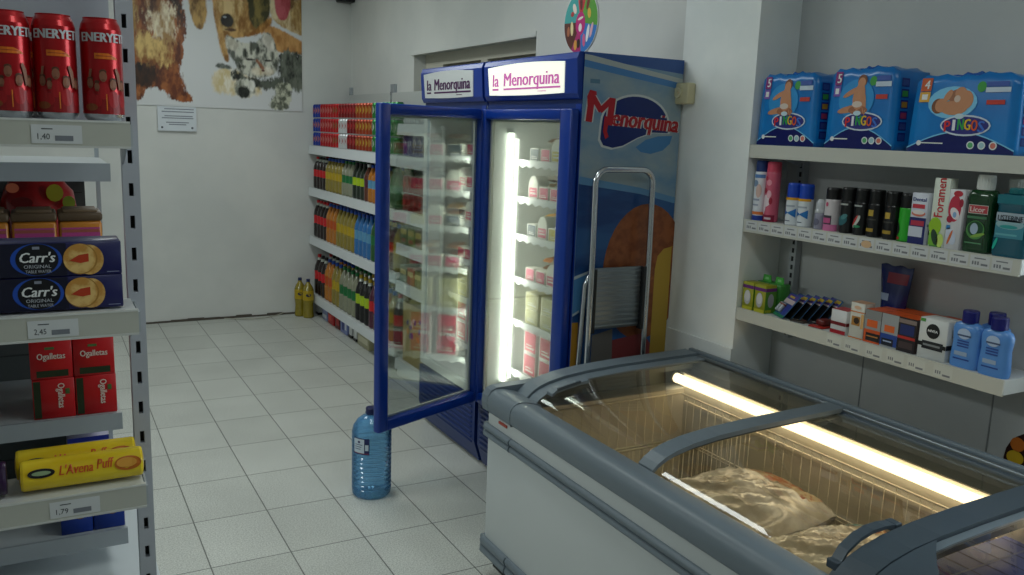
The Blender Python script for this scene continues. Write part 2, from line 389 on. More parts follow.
# printed side of the right refrigerator
q = MB(); pr = Print(q, (XF, 2.8192, 0), (1, 0, 0), (0, 0, 1))
SKY = two_tone('printed_sky', '#6f94b2', '#98a9b0', 4, (1, 1, 1.6), rough=.35)
SEA = two_tone('printed_sea', '#163e78', '#2a5a92', 3, (1, 1, 3), rough=.35)
x1 = XB-XF
pr.rect(0, .345, x1, 1.954, SKY, 1)
pr.poly([(0, 1.954), (0, 1.935), (x1, 1.900), (x1, 1.954)], M('#34589a', .35), 2)
pr.poly([(0, 1.928), (0, 1.900), (x1, 1.838), (x1, 1.868)], M('#4a82bc', .35), 2)
pr.poly([(0, 1.946), (.03, 1.944), (x1, 1.880), (x1, 1.862), (0, 1.926)], M('#b4bcba', .35), 3)
pr.poly([(0, .345), (x1, .345), (x1, 1.375), (.3, 1.415), (0, 1.455)], SEA, 2)
pr.poly([(0, 1.455), (.3, 1.415), (x1, 1.375), (x1, 1.40), (.3, 1.440), (0, 1.485)], M('#5f90ba', .35), 3)
pr.poly([(0, 1.085), (.09, 1.115), (.09, .96), (0, .93)], M('#4f88ba', .35), 3); pr.poly([(0, 1.075), (.09, 1.105), (.09, 1.115), (0, 1.088)], M('#b8c4c8', .35), 4)
pr.poly([(0, .925), (.03, .94), (.03, .95), (0, .935)], M('#b8c4c8', .35), 4); pr.rect(0, .60, .03, .90, M('#b8862c', .35), 3)
ck = two_tone('printed_biscuit', '#7a4020', '#94552e', 22, rough=.4)
pr.ell(.345, 1.09, .21, .285, ck, 4, 36)
pr.poly([(.40, .40), (.40, 1.10), (.41, 1.155), (.44, 1.185), (.49, 1.195), (x1, 1.19), (x1, .40)], M('#b8983c', .4), 5)
pr.poly([(.10, .345), (.10, .80), (.36, .83), (.40, .78), (.40, .345)], M('#8e4042', .4), 5)
pr.poly([(.10, .345), (.10, .84), (.2, .86), (.22, .345)], M('#76726e', .4), 6)
# emblem: navy drop, pale swoosh, red name
nv = M('#0c2468', .35)
def arc(cu, cv, ru, rv, a0, a1, n=16): return [(cu+ru*math.cos(math.radians(a0+(a1-a0)*k/n)), cv+rv*math.sin(math.radians(a0+(a1-a0)*k/n))) for k in range(n+1)]
halo = M('#c9d0cf', .4)
drop = arc(.255, 1.69, .162, .110, 8, 168, 18)+[(.092, 1.68), (.089, 1.63), (.105, 1.606), (.15, 1.597), (.20, 1.607), (.27, 1.640), (.34, 1.662), (.42, 1.662), (.424, 1.69)]
pr.poly([(.25+(a-.25)*1.06, 1.69+(c-1.69)*1.08) for a, c in drop], halo, 3); pr.poly(drop, nv, 4)
pr.poly([(.262, 1.602), (.31, 1.632), (.37, 1.648), (.445, 1.652), (.435, 1.620), (.40, 1.592), (.34, 1.577), (.29, 1.583)], M('#447fb4', .35), 4)
rd_ = M('#b01a22', .35)
pr.text('M', .022, 1.695, .105, halo, 5, w=.115, rot=-.10, bold=.012); pr.text('M', .022, 1.695, .105, rd_, 7, w=.115, rot=-.10, bold=.006)
pr.poly([(.104, 1.72), (.128, 1.715), (.118, 1.66), (.128, 1.64), (.112, 1.63), (.10, 1.66)], rd_, 9)
pr.poly([(.018, 1.79), (.03, 1.815), (.06, 1.81), (.062, 1.795), (.04, 1.798), (.032, 1.77), (.022, 1.75)], rd_, 9)
pr.text('enorquina', .140, 1.684, .062, halo, 5, w=.328, rot=-.055, shear=.1, bold=.010); pr.text('enorquina', .140, 1.684, .062, rd_, 7, w=.328, rot=-.055, shear=.1, bold=.0042)
pr.rect(.03, 1.84, .075, 1.856, M('#5a7f96', .4), 3)
o = q.obj('printed_side_panel', F2); o['label'] = 'side panel printed with clouds, sea, biscuit and red lettering'

# ice cream stock inside
PINK = M('#e0567e', .5); CREAM = M('#ded8b4', .5); CARD = M('#e6e4da', .5)
def carton(sx, sy, sz, base, face, name, label, group, round_top=False):
    q = MB()
    if round_top:
        pts = [(-sy/2, 0), (sy/2, 0), (sy/2, sz*.5)]+[(sy/2*math.cos(a), sz*.5+sz*.5*math.sin(a)) for a in [math.pi*k/10 for k in range(1, 10)]]+[(-sy/2, sz*.5)]
        q.prism(pts, 'x', 0, sx, base)
    else: q.rbox(0, sx, -sy/2, sy/2, 0, sz, base, .003)
    pr = Print(q, (0, sy/2, 0), (0, -1, 0), (0, 0, 1))
    pr.rect(sy*.08, sz*.08, sy*.92, sz*(.48 if round_top else .92), face, 1)
    pr.rect(sy*.2, sz*.2, sy*.8, sz*.27, CARD, 2); pr.rect(sy*.2, sz*.34, sy*.66, sz*.39, CARD, 2)
    o = q.obj(name); return setp(o, label, 'ice cream box', group)
LV = ['bottom', 'second lowest', 'third lowest', 'third highest', 'second highest', 'top']
POS = ['far left', 'left of centre', 'right of centre', 'far right']
POS6 = ['far left', 'second from left', 'third from left', 'third from right', 'second from right', 'far right']
LEAF = {}
def put_leaf(key, make, loc, label, group):
    if key not in LEAF:
        o = make(); LEAF[key] = o
    else:
        o = LEAF[key].copy(); C.objects.link(o)
    o.location = loc; o['label'] = label; o['group'] = group
    return o
def pack(cols, name='ice_cream_pack'):
    q = MB(); bm = bmesh.new(); bmesh.ops.create_grid(bm, x_segments=8, y_segments=6, size=.5)
    top = {}
    for v in bm.verts:
        u, w_ = v.co.x, v.co.y; e = max(0, 1-(2*u)**4)*max(0, 1-(2*w_)**4)
        v.co = Vector((u*.15, w_*.11, .012+.018*e**.5+.003*math.sin(19*u+13*w_)))
    vs = [v.co.copy() for v in bm.verts]; fs = [[v.index for v in f.verts] for f in bm.faces]; bm.free()
    n = len(vs); q.add(vs, fs, cols[0], True); q.add([(p.x, p.y, .012-(p.z-.012)*.6) for p in vs], [f[::-1] for f in fs], cols[0], True)
    q.add([(p.x, p.y, p.z+.001) for p in vs if abs(p.y) < .03 or True], [f for f in fs if abs(sum(vs[i].y for i in f)/4) < .03], cols[1], True)
    o = q.obj(name); return setp(o, 'x', 'ice cream pack', None)
packcols = [(M('#d9d2c0', .35), M('#c0762e', .4)), (M('#efe6cf', .35), M('#d8a040', .4)), (M('#7a4630', .4), M('#d8cfc0', .4)), (M('#e8e2d4', .35), M('#8a5a34', .4))]
fr_names = {0: ('lit', 'right'), 1: ('unlit', 'left')}
for fi, (y0, y1) in enumerate(((2.82, 3.612), (3.628, 4.36))):
    a = y0+.07; cst = y1-.15; st = (cst-a)/4
    for li, z in enumerate(SHZ):
        zz = z+.0005; sd = 'lit refrigerator' if fi == 0 else 'unlit refrigerator'
        if li == 0:
            for k in range(4):
                y = cst-st*(k+.5)
                put_leaf('bigred', lambda: carton(.2, .12, .11, M('#e9dfdc', .5), M('#dc3a5c', .5), 'ice_cream_box', 'x', 'x'), (XF+.145, y, zz), f'pink and white ice cream box, {POS[k]}, {LV[li]} shelf, {sd}', 'ice cream boxes in the refrigerators')
                if k in (0, 1): put_leaf('bigred', None, (XF+.145, y, zz+.1105), f'pink ice cream box stacked above the {POS[k]} one, {LV[li]} shelf, {sd}', 'ice cream boxes in the refrigerators')
        elif li == 1:
            for k in range(4):
                y = cst-st*(k+.5)
                for lay in (0, 1):
                    wkey = 'cream' if k < 2 else 'whitebox'
                    put_leaf(wkey, (lambda: carton(.22, .12, .075, CREAM, M('#c9c490', .5), 'ice_cream_box', 'x', 'x')) if k < 2 else (lambda: carton(.22, .12, .075, M('#eceeee', .5), M('#cfdde6', .5), 'ice_cream_box', 'x', 'x')), (XF+.145, y, zz+lay*.0755),
                             f"{'cream' if k < 2 else 'white'} ice cream box, {'upper' if lay else 'lower'}, {POS[k]} stack, {LV[li]} shelf, {sd}", 'ice cream boxes in the refrigerators')
        else:
            s6 = (cst-a)/6
            for k in range(6):
                y = cst-s6*(k+.5); hump = (k+li) % 3 == 1
                face = PINK if (k+li) % 2 == 0 else [M('#d7c455', .5), M('#d23868', .5), M('#54606a', .5), M('#e4e0d2', .5)][(k+li*2) % 4]
                put_leaf(('h' if hump else 'f')+face.name+str(id(face)), lambda h_=hump, f_=face: carton(.06, .084, (.105 if h_ else .06), CARD, f_, 'tray_tag_box', 'x', 'x', h_), (XF+.142, y, zz),
                         f'small white box with printed front, {POS6[k]}, {LV[li]} shelf, {sd}', 'boxes along the refrigerator shelf fronts')
            for k in range(4):
                y = cst-st*(k+.5)
                for j in range(3):
                    pc = packcols[(k+li+j) % 4]
                    o = put_leaf('pk'+str((k+li+j) % 4), lambda p_=pc: pack(p_), (XF+.292, y, zz+.004+.036*j), f"flat ice cream pack, {('lowest', 'middle', 'topmost')[j]}, {POS[k]}, {LV[li]} shelf, {sd}", 'flat ice cream packs in the refrigerators')
                    o.rotation_euler = (0, 0, rnd.uniform(-.2, .2))

# round ice cream sign standing on the right refrigerator
q = MB(); cy, cz, R_ = 2.95, 2.078, .122
T = [(R_*math.cos(2*math.pi*k/40), R_*math.sin(2*math.pi*k/40)*1.0) for k in range(40)]
q.prism([(cy+a, cz+c) for a, c in T], 'x', 1.898, 1.904, M('#dfe3e4', .4))
pr = Print(q, (1.8975, cy, cz), (0, -1, 0), (0, 0, 1))
cols = ['#c8303c', '#3aa0a0', '#5a2a22', '#b02070', '#2e78c8', '#58a038']
an = [70, 105, 178, 240, 275, 350, 430]
for k in range(6):
    pr.poly([(0, 0)]+arc(0, 0, R_*.97, R_*.97, an[k], an[k+1], 10), M(cols[k], .4), 1)
pr.ell(0, -.005, .034, .045, M('#c01c78', .4), 2); pr.ell(0, .015, .02, .005, CARD, 3, 12, .2)
for (u, v, ru, rv, c, ro) in [(-.045, .055, .012, .022, '#e8dcd0', .5), (-.06, .035, .012, .01, '#b03030', 0), (.0, .075, .010, .03, '#5a2018', .1), (.05, .07, .010, .028, '#7a2c1c', -.3), (.06, .03, .012, .02, '#d8b040', .2), (-.06, -.02, .011, .028, '#e6d6a0', .1), (-.085, -.03, .01, .02, '#b06a4a', 0), (.055, -.045, .010, .034, '#eef0f4', -.2), (.08, -.035, .009, .03, '#e0b0c0', -.3), (.03, -.07, .01, .025, '#d86090', .1), (-.03, -.085, .012, .02, '#e0a040', 0), (-.008, -.08, .012, .018, '#302018', 0), (.0, -.02, .012, .016, '#f0e4e8', 0)]:
    pr.ell(u, v, ru, rv, M(c, .45), 3, 14, ro)
setp(q.obj('round_ice_cream_sign'), 'round colourful ice cream sign standing on top of the lit refrigerator', 'sign')

# ------------------------------------------------------------------ things between and on the walls
t = thing('step_ladder', 'folded chrome step ladder with ribbed grey steps leaning beside the refrigerator', 'step ladder', (2.02, 2.765, 0))
q = MB(); r_ = .055; hw = .138; zt = 1.515
pts = [(-hw-.02, -.03, .012)]+[(-hw+.0*k, -.005, .3+.3*k) for k in range(4)]+[(-hw+r_-r_*math.cos(a), 0, zt-r_+r_*math.sin(a)) for a in [math.pi/2*k/6 for k in range(7)]]
pts += [(hw-r_+r_*math.sin(a), 0, zt-r_+r_*math.cos(a)) for a in [math.pi/2*k/6 for k in range(7)]]+[(hw, -.005, 1.2-.3*k) for k in range(4)]+[(hw+.02, -.03, .012)]
q.tube(pts, .0125, CHROME, 10); q.obj('arched_frame', t)
for z, sz, nm in ((1.0, .25, 'folded_step'), (.62, .2, 'folded_step'), (.3, .18, 'folded_step')):
    q = MB(); q.rbox(-hw+.022, hw-.022, .008, .022, z-sz/2, z+sz/2, STEEL, .004)
    for k in range(int(sz/.02)): q.rbox(-hw+.026, hw-.026, .002, .012, z-sz/2+.008+k*.02, z-sz/2+.018+k*.02, STEEL, .003)
    for s in (-1, 1): q.box(s*(hw-.018)-.006, s*(hw-.018)+.006, -.012, .016, z-sz/2-.01, z+sz/2, DARK)
    q.obj(nm, t)
q = MB()
for s in (-1, 1): q.tube([(s*(hw+.028), .03, .012), (s*(hw+.022), .026, .7), (s*(hw+.012), .018, 1.06), (s*(hw-.01), .012, 1.11)], .0105, CHROME, 8)
q.tube([(-hw-.024, .027, .55), (hw+.024, .027, .55)], .009, CHROME, 8); q.obj('rear_frame', t)
q = MB()
for s in (-1, 1): q.lathe([(.017, 0), (.017, .03), (.014, .035)], (s*(hw+.021), -.029, 0), BLACK, 10); q.lathe([(.014, 0), (.014, .03)], (s*(hw+.029), .031, 0), BLACK, 10)
q.obj('rubber_feet', t)

t = thing('thermostat', 'beige square thermostat with round dial on the white pillar', 'thermostat', (2.33, 2.79, 1.822))
BEI = M('#cfc8a4', .5)
q = MB(); q.rbox(-.042, 0, -.045, .045, -.042, .042, BEI, .007); q.obj('casing', t)
q = MB(); q.lathe([(.022, -.048), (.022, -.042)], (0, .012, .004), M('#d6d0b0', .45), 20, axis='x'); q.lathe([(.008, -.054), (.008, -.048)], (0, .012, .004), BEI, 12, axis='x'); q.obj('dial', t)

q = MB(); q.rbox(2.27, 2.42-.012, 7.24, 7.355, 2.66, 2.86, BLACK, .012); q.box(2.26, 2.27, 7.26, 7.34, 2.68, 2.84, DARK)
setp(q.obj('wall_speaker'), 'small black box mounted high in the far room corner', 'speaker')

# pet poster on the back wall: photo print of puppies and a sleeping kitten, a fine grid carrying the printed colours
import numpy as np
def poster():
    W, Hh = 260, 230
    u = np.linspace(18, 855, W); v = np.linspace(545, -165, Hh); U, V = np.meshgrid(u, v)
    rg = np.random.default_rng(5)
    def noise(fx, fy, oct=4):
        out = np.zeros_like(U); amp = 1; tot = 0
        for o in range(oct):
            lat = rg.random((64, 64)); x = U/fx*2**o; y = V/fy*2**o
            x0 = np.floor(x).astype(int); y0 = np.floor(y).astype(int); fxx = x-x0; fyy = y-y0
            fxx = fxx*fxx*(3-2*fxx); fyy = fyy*fyy*(3-2*fyy)
            g = lambda a, b: lat[(y0+b) % 64, (x0+a) % 64]
            out += amp*((g(0, 0)*(1-fxx)+g(1, 0)*fxx)*(1-fyy)+(g(0, 1)*(1-fxx)+g(1, 1)*fxx)*fyy); tot += amp; amp *= .6
        return out/tot
    def smoothp(pts, it=2):
        for _ in range(it):
            o = []
            for k in range(len(pts)):
                A, B = pts[k], pts[(k+1) % len(pts)]; o += [(A[0]*.78+B[0]*.22, A[1]*.78+B[1]*.22), (A[0]*.22+B[0]*.78, A[1]*.22+B[1]*.78)]
            pts = o
        return pts
    def sdist(pts):
        ins = np.zeros(U.shape, bool); d2 = np.full(U.shape, 1e9)
        for k in range(len(pts)):
            (ax, ay), (bx, by) = pts[k], pts[(k+1) % len(pts)]
            t = np.clip(((U-ax)*(bx-ax)+(V-ay)*(by-ay))/max(1e-9, (bx-ax)**2+(by-ay)**2), 0, 1)
            d2 = np.minimum(d2, (U-ax-t*(bx-ax))**2+(V-ay-t*(by-ay))**2)
            if ay != by:
                c = ((ay > V) != (by > V)) & (U < (bx-ax)*(V-ay)/(by-ay)+ax); ins ^= c
        return np.where(ins, np.sqrt(d2), -np.sqrt(d2))
    img = np.zeros(U.shape+(3,)); img[:] = lin('#d9dcde')[:3]
    def lay(pts, a, b, sc=(26, 60), soft=8, rag=16, contrast=1.6, it=2):
        d = sdist(smoothp(list(pts), it)); n = noise(*sc)
        al = np.clip((d+(noise(9, 22, 3)-.5)*rag*2)/soft+.5, 0, 1)[..., None]
        t = np.clip((n-.5)*contrast*2+.5, 0, 1)[..., None]
        col = np.array(lin(a)[:3])*(1-t)+np.array(lin(b)[:3])*t
        img[:] = img*(1-al)+col*al
    def blob(cx, cy, rx, ry, a, b, **k): lay([(cx+rx*math.cos(2*math.pi*i/14), cy+ry*math.sin(2*math.pi*i/14)) for i in range(14)], a, b, it=1, **k)
    # long haired puppy on the left
    lay([(-20, -190), (250, -190), (255, 40), (268, 110), (272, 170), (258, 230), (256, 300), (236, 360), (246, 420), (262, 470), (290, 500), (290, 517), (200, 519), (170, 480), (110, 450), (70, 465), (60, 519), (5, 520), (-20, 400)], '#5a2812', '#a46030')
    lay([(-20, 350), (100, 335), (140, 380), (110, 450), (50, 460), (-20, 450)], '#160c08', '#40220f', rag=26, soft=20)
    lay([(40, -170), (240, -170), (252, 20), (258, 130), (236, 170), (218, 60), (140, -20), (60, 0)], '#1c110c', '#5a3420', rag=24, soft=18)
    lay([(100, 50), (150, 20), (215, 60), (230, 160), (205, 270), (150, 235), (95, 190)], '#a88250', '#efe4c8', rag=40, soft=30)
    lay([(25, 240), (80, 190), (160, 225), (200, 290), (190, 350), (120, 345), (45, 330)], '#8a5624', '#e0c078', rag=36, soft=26)
    lay([(-20, 30), (50, 0), (40, 120), (45, 210), (-20, 230)], '#9a7438', '#d8bc7c', rag=26, soft=20)
    blob(130, 60, 26, 40, '#4a2814', '#8a5a30', rag=24, soft=20); blob(30, 500, 22, 22, '#7a4020', '#b4743c'); blob(245, 505, 48, 15, '#6a3216', '#a8602c')
    lay([(180, 370), (235, 370), (250, 470), (200, 500), (170, 440)], '#6a3014', '#a8602c', rag=20, soft=16)
    # long eared puppy in the middle
    lay([(286, -170), (345, -70), (375, 20), (372, 110), (350, 165), (318, 160), (288, 70)], '#6e4e1e', '#c09a58', rag=5, soft=7)
    lay([(375, -190), (690, -190), (690, 60), (640, 150), (590, 175), (500, 195), (470, 210), (480, 320), (448, 300), (425, 190), (405, 60)], '#8a5e26', '#cda464', rag=6, soft=8)
    lay([(425, -150), (570, -150), (565, 40), (520, 90), (505, 170), (468, 165), (440, 120), (425, 30)], '#a67c40', '#e2c68e', rag=20, soft=20)
    lay([(575, -80), (680, -60), (698, 30), (660, 130), (620, 148), (588, 110), (575, 30)], '#3c3a1c', '#8a7a40', rag=6, soft=8)
    lay([(660, 100), (700, 60), (692, 130), (640, 160), (560, 180), (600, 150)], '#8a5a20', '#c8944c', rag=10, soft=12)
    blob(474, 118, 40, 42, '#8a6a3a', '#c8aa70', rag=8, soft=14); blob(472, 108, 33, 34, '#0c0c0c', '#33302c', rag=4, soft=7); blob(462, 92, 9, 5, '#8a929a', '#aab2ba', rag=2, soft=5); blob(488, 152, 30, 7, '#3a2414', '#5a3a20', rag=4, soft=8); blob(366, 2, 14, 10, '#15100c', '#2a2018', rag=3, soft=6)
    # third dog at the right with its tongue out
    lay([(690, -190), (900, -190), (900, 168), (780, 130), (715, 95), (690, 60)], '#b09060', '#e6d6ae', rag=6, soft=8)
    lay([(790, -20), (900, -60), (900, 160), (800, 120)], '#9a7640', '#d2b47a', rag=18, soft=18); lay([(740, -190), (860, -190), (820, 20), (780, 40)], '#3a2a18', '#8a6a3c', rag=12, soft=14)
    lay([(715, -60), (795, -60), (798, 20), (775, 80), (740, 86), (715, 40)], '#a83c44', '#c8606a', rag=3, soft=7)
    lay([(690, 104), (900, 200), (900, 262), (800, 240), (720, 250), (680, 190), (650, 150)], '#a87238', '#cf9c5e', rag=5, soft=8)
    # kitten asleep
    lay([(395, 380), (440, 340), (520, 350), (640, 400), (640, 470), (560, 480), (420, 470), (385, 430)], '#d6c494', '#f0ead8', rag=14, soft=18)
    lay([(400, 342), (425, 318), (475, 328), (500, 350)], '#2a2e2a', '#70766e', rag=5, soft=8)
    lay([(735, 260), (790, 225), (900, 270), (900, 445), (790, 435), (715, 350)], '#1c211c', '#6e7468', rag=28, soft=18)
    lay([(458, 190), (482, 178), (545, 215), (620, 205), (660, 150), (692, 150), (724, 230), (738, 290), (722, 340), (690, 370), (640, 385), (560, 372), (520, 352), (500, 300), (468, 260)], '#5e625a', '#d4d4c6', sc=(20, 44), rag=8, soft=9, contrast=2)
    lay([(470, 195), (486, 186), (536, 226), (500, 260), (476, 240)], '#b8b4a4', '#e6e2d4', rag=5, soft=9); lay([(640, 195), (668, 155), (690, 160), (716, 235), (688, 248)], '#c0bcb0', '#ece8de', rag=5, soft=9)
    lay([(478, 405), (500, 345), (560, 378), (640, 392), (700, 378), (745, 368), (770, 405), (700, 438), (640, 442), (560, 405)], '#1a1f1b', '#5c6258', rag=18, soft=14)
    for cx, cy, rx, ry in ((590, 235, 7, 32), (560, 262, 9, 22), (625, 240, 7, 26), (700, 268, 8, 22), (525, 300, 18, 7), (540, 330, 22, 7), (712, 310, 10, 7)): blob(cx, cy, rx, ry, '#23271f', '#5a5e52', rag=6, soft=10)
    blob(585, 292, 26, 5, '#14140f', '#2a2a22', rag=3, soft=6); blob(676, 292, 20, 5, '#14140f', '#2a2a22', rag=3, soft=6)
    blob(622, 350, 34, 22, '#c2b28e', '#ebe4d2', rag=8, soft=14); blob(676, 344, 28, 22, '#c8bca0', '#eee8da', rag=8, soft=14)
    lay([(605, 290), (622, 288), (652, 322), (654, 340), (640, 336)], '#7a4a34', '#a06a4c', rag=4, soft=7); blob(650, 344, 9, 6, '#5a2e2a', '#7a4a40', rag=2, soft=5)
    blob(556, 440, 54, 50, '#7c8074', '#e2e2d6', rag=10, soft=9, contrast=2); blob(548, 458, 34, 30, '#161a16', '#4c5248', rag=8, soft=10); blob(590, 425, 18, 30, '#d2d2c8', '#efefe8', rag=6, soft=10)
    lay([(715, 400), (790, 395), (802, 450), (778, 540), (690, 542), (678, 505), (715, 460)], '#5a6052', '#d0d2bc', sc=(18, 30), rag=12, soft=9, contrast=2)
    for cx, cy in ((700, 518), (736, 528), (768, 520)): blob(cx, cy, 14, 15, '#3a4034', '#8a9080', rag=5, soft=8)
    X = .671+(U-18)/837*1.309; Z = 1.745+(545-V)/545*.86
    vs = [(float(x), 7.3515, float(z)) for x, z in zip(X.ravel(), Z.ravel())]
    fs = [(r*W+c, r*W+c+1, (r+1)*W+c+1, (r+1)*W+c) for r in range(Hh-1) for c in range(W-1)]
    m = bpy.data.materials.new('printed_photo'); m.use_nodes = True; nt = m.node_tree
    at = nt.nodes.new('ShaderNodeAttribute'); at.attribute_name = 'print'; nt.links.new(at.outputs['Color'], nt.nodes['Principled BSDF'].inputs['Base Color']); nt.nodes['Principled BSDF'].inputs['Roughness'].default_value = .5
    q = MB(); zt = float(Z.max()); q.box(.671, 1.98, 7.352, 7.359, 1.745, zt, M('#d9dbd8', .5)); n0 = len(q.v); q.add(vs, fs, m)
    o = q.obj('pet_poster'); ca = o.data.color_attributes.new('print', 'FLOAT_COLOR', 'POINT')
    buf = np.ones((len(o.data.vertices), 4), np.float32); buf[n0:, :3] = img.reshape(-1, 3); ca.data.foreach_set('color', buf.ravel())
    return setp(o, 'large poster of puppies and a sleeping kitten on the back wall', 'poster')
poster()
q = MB(); q.box(.836, 1.124, 7.338, 7.341, 1.553, 1.742, M('#d6dde4', .6)); pr = Print(q, (.836, 7.338, 1.553), (1, 0, 0), (0, 0, 1))
for u0, u1, v in ((.05, .27, .166), (.03, .27, .145), (.05, .26, .112), (.03, .265, .096), (.06, .23, .062), (.08, .21, .046)): pr.rect(u0, v, u1, v+.008, M('#878d97', .7))
for u in (.03, .255): pr.ell(u, .026, .009, .009, M('#5a606a', .5), 1, 12)
setp(q.obj('paper_notice'), 'white printed paper notice pinned over the lower edge of the pet poster', 'notice')

# big water bottle on the floor
t = thing('water_bottle', 'large ribbed blue water bottle standing on the tiled floor under the open door', 'water bottle', (1.25, 3.515, 0))
def watermat():
    m = bpy.data.materials.new('blue_bottle_plastic'); m.use_nodes = True; nt = m.node_tree; L = nt.links
    nt.nodes.remove(nt.nodes['Principled BSDF'])
    g = nt.nodes.new('ShaderNodeBsdfGlass'); g.inputs['Color'].default_value = (.72, .92, 1, 1); g.inputs['IOR'].default_value = 1.18; g.inputs['Roughness'].default_value = .05
    tr = nt.nodes.new('ShaderNodeBsdfTransparent'); tr.inputs[0].default_value = (.55, .84, 1, 1)
    d = nt.nodes.new('ShaderNodeBsdfDiffuse'); d.inputs[0].default_value = (.10, .40, .85, 1)
    x = nt.nodes.new('ShaderNodeMixShader'); x.inputs[0].default_value = .55; L.new(g.outputs[0], x.inputs[1]); L.new(tr.outputs[0], x.inputs[2])
    y = nt.nodes.new('ShaderNodeMixShader'); y.inputs[0].default_value = .34; L.new(x.outputs[0], y.inputs[1]); L.new(d.outputs[0], y.inputs[2])
    gl = nt.nodes.new('ShaderNodeBsdfGlossy'); gl.inputs['Roughness'].default_value = .08; fr = nt.nodes.new('ShaderNodeFresnel'); fr.inputs[0].default_value = 1.4
    z = nt.nodes.new('ShaderNodeMixShader'); L.new(fr.outputs[0], z.inputs[0]); L.new(y.outputs[0], z.inputs[1]); L.new(gl.outputs[0], z.inputs[2])
    L.new(z.outputs[0], nt.nodes['Material Output'].inputs[0]); return m
RB = .089
prof = [(0, .012), (.05, .004), (.078, 0), (.087, .012)]
z = .03
while z < .275: prof += [(RB, z), (RB, z+.010), (RB-.0045, z+.0155), (RB, z+.021)]; z += .0215
prof += [(RB, .30), (.083, .325), (.066, .352), (.046, .368), (.026, .376), (.024, .384), (.030, .386)]
q = MB(); q.lathe(prof, (0, 0, 0), watermat(), 40); q.obj('bottle_body', t)
q = MB(); q.lathe([(.027, .379), (.028, .405), (.026, .408), (0, .408)], (0, 0, 0), M('#141c50', .4), 20); q.obj('cap', t)
q = MB(); a0 = math.radians(-142)
lab = Print(q, (0, 0, 0), (1, 0, 0), (0, 0, 1), fn=lambda u, v, d: ((RB+.0012+d)*math.cos(a0+u/.083), (RB+.0012+d)*math.sin(a0+u/.083), v), du=.016)
LB = M('#1c2a5e', .5)
lab.rect(-.038, .215, .038, .29, LB, 1, 8); lab.rect(-.035, .222, .016, .286, M('#c3d2de', .5), 2, 6); lab.rect(-.035, .219, .036, .222, M('#8a3038', .5), 2, 6)
lab.ell(-.008, .272, .006, .006, LB, 3, 10)
for k, v in enumerate((.258, .248, .238)): lab.rect(-.028, v, .008-.004*k, v+.003, LB, 3, 3)
lab.rect(.02, .235, .034, .262, M('#c3d2de', .5), 2, 2)
q.obj('label_sticker', t)

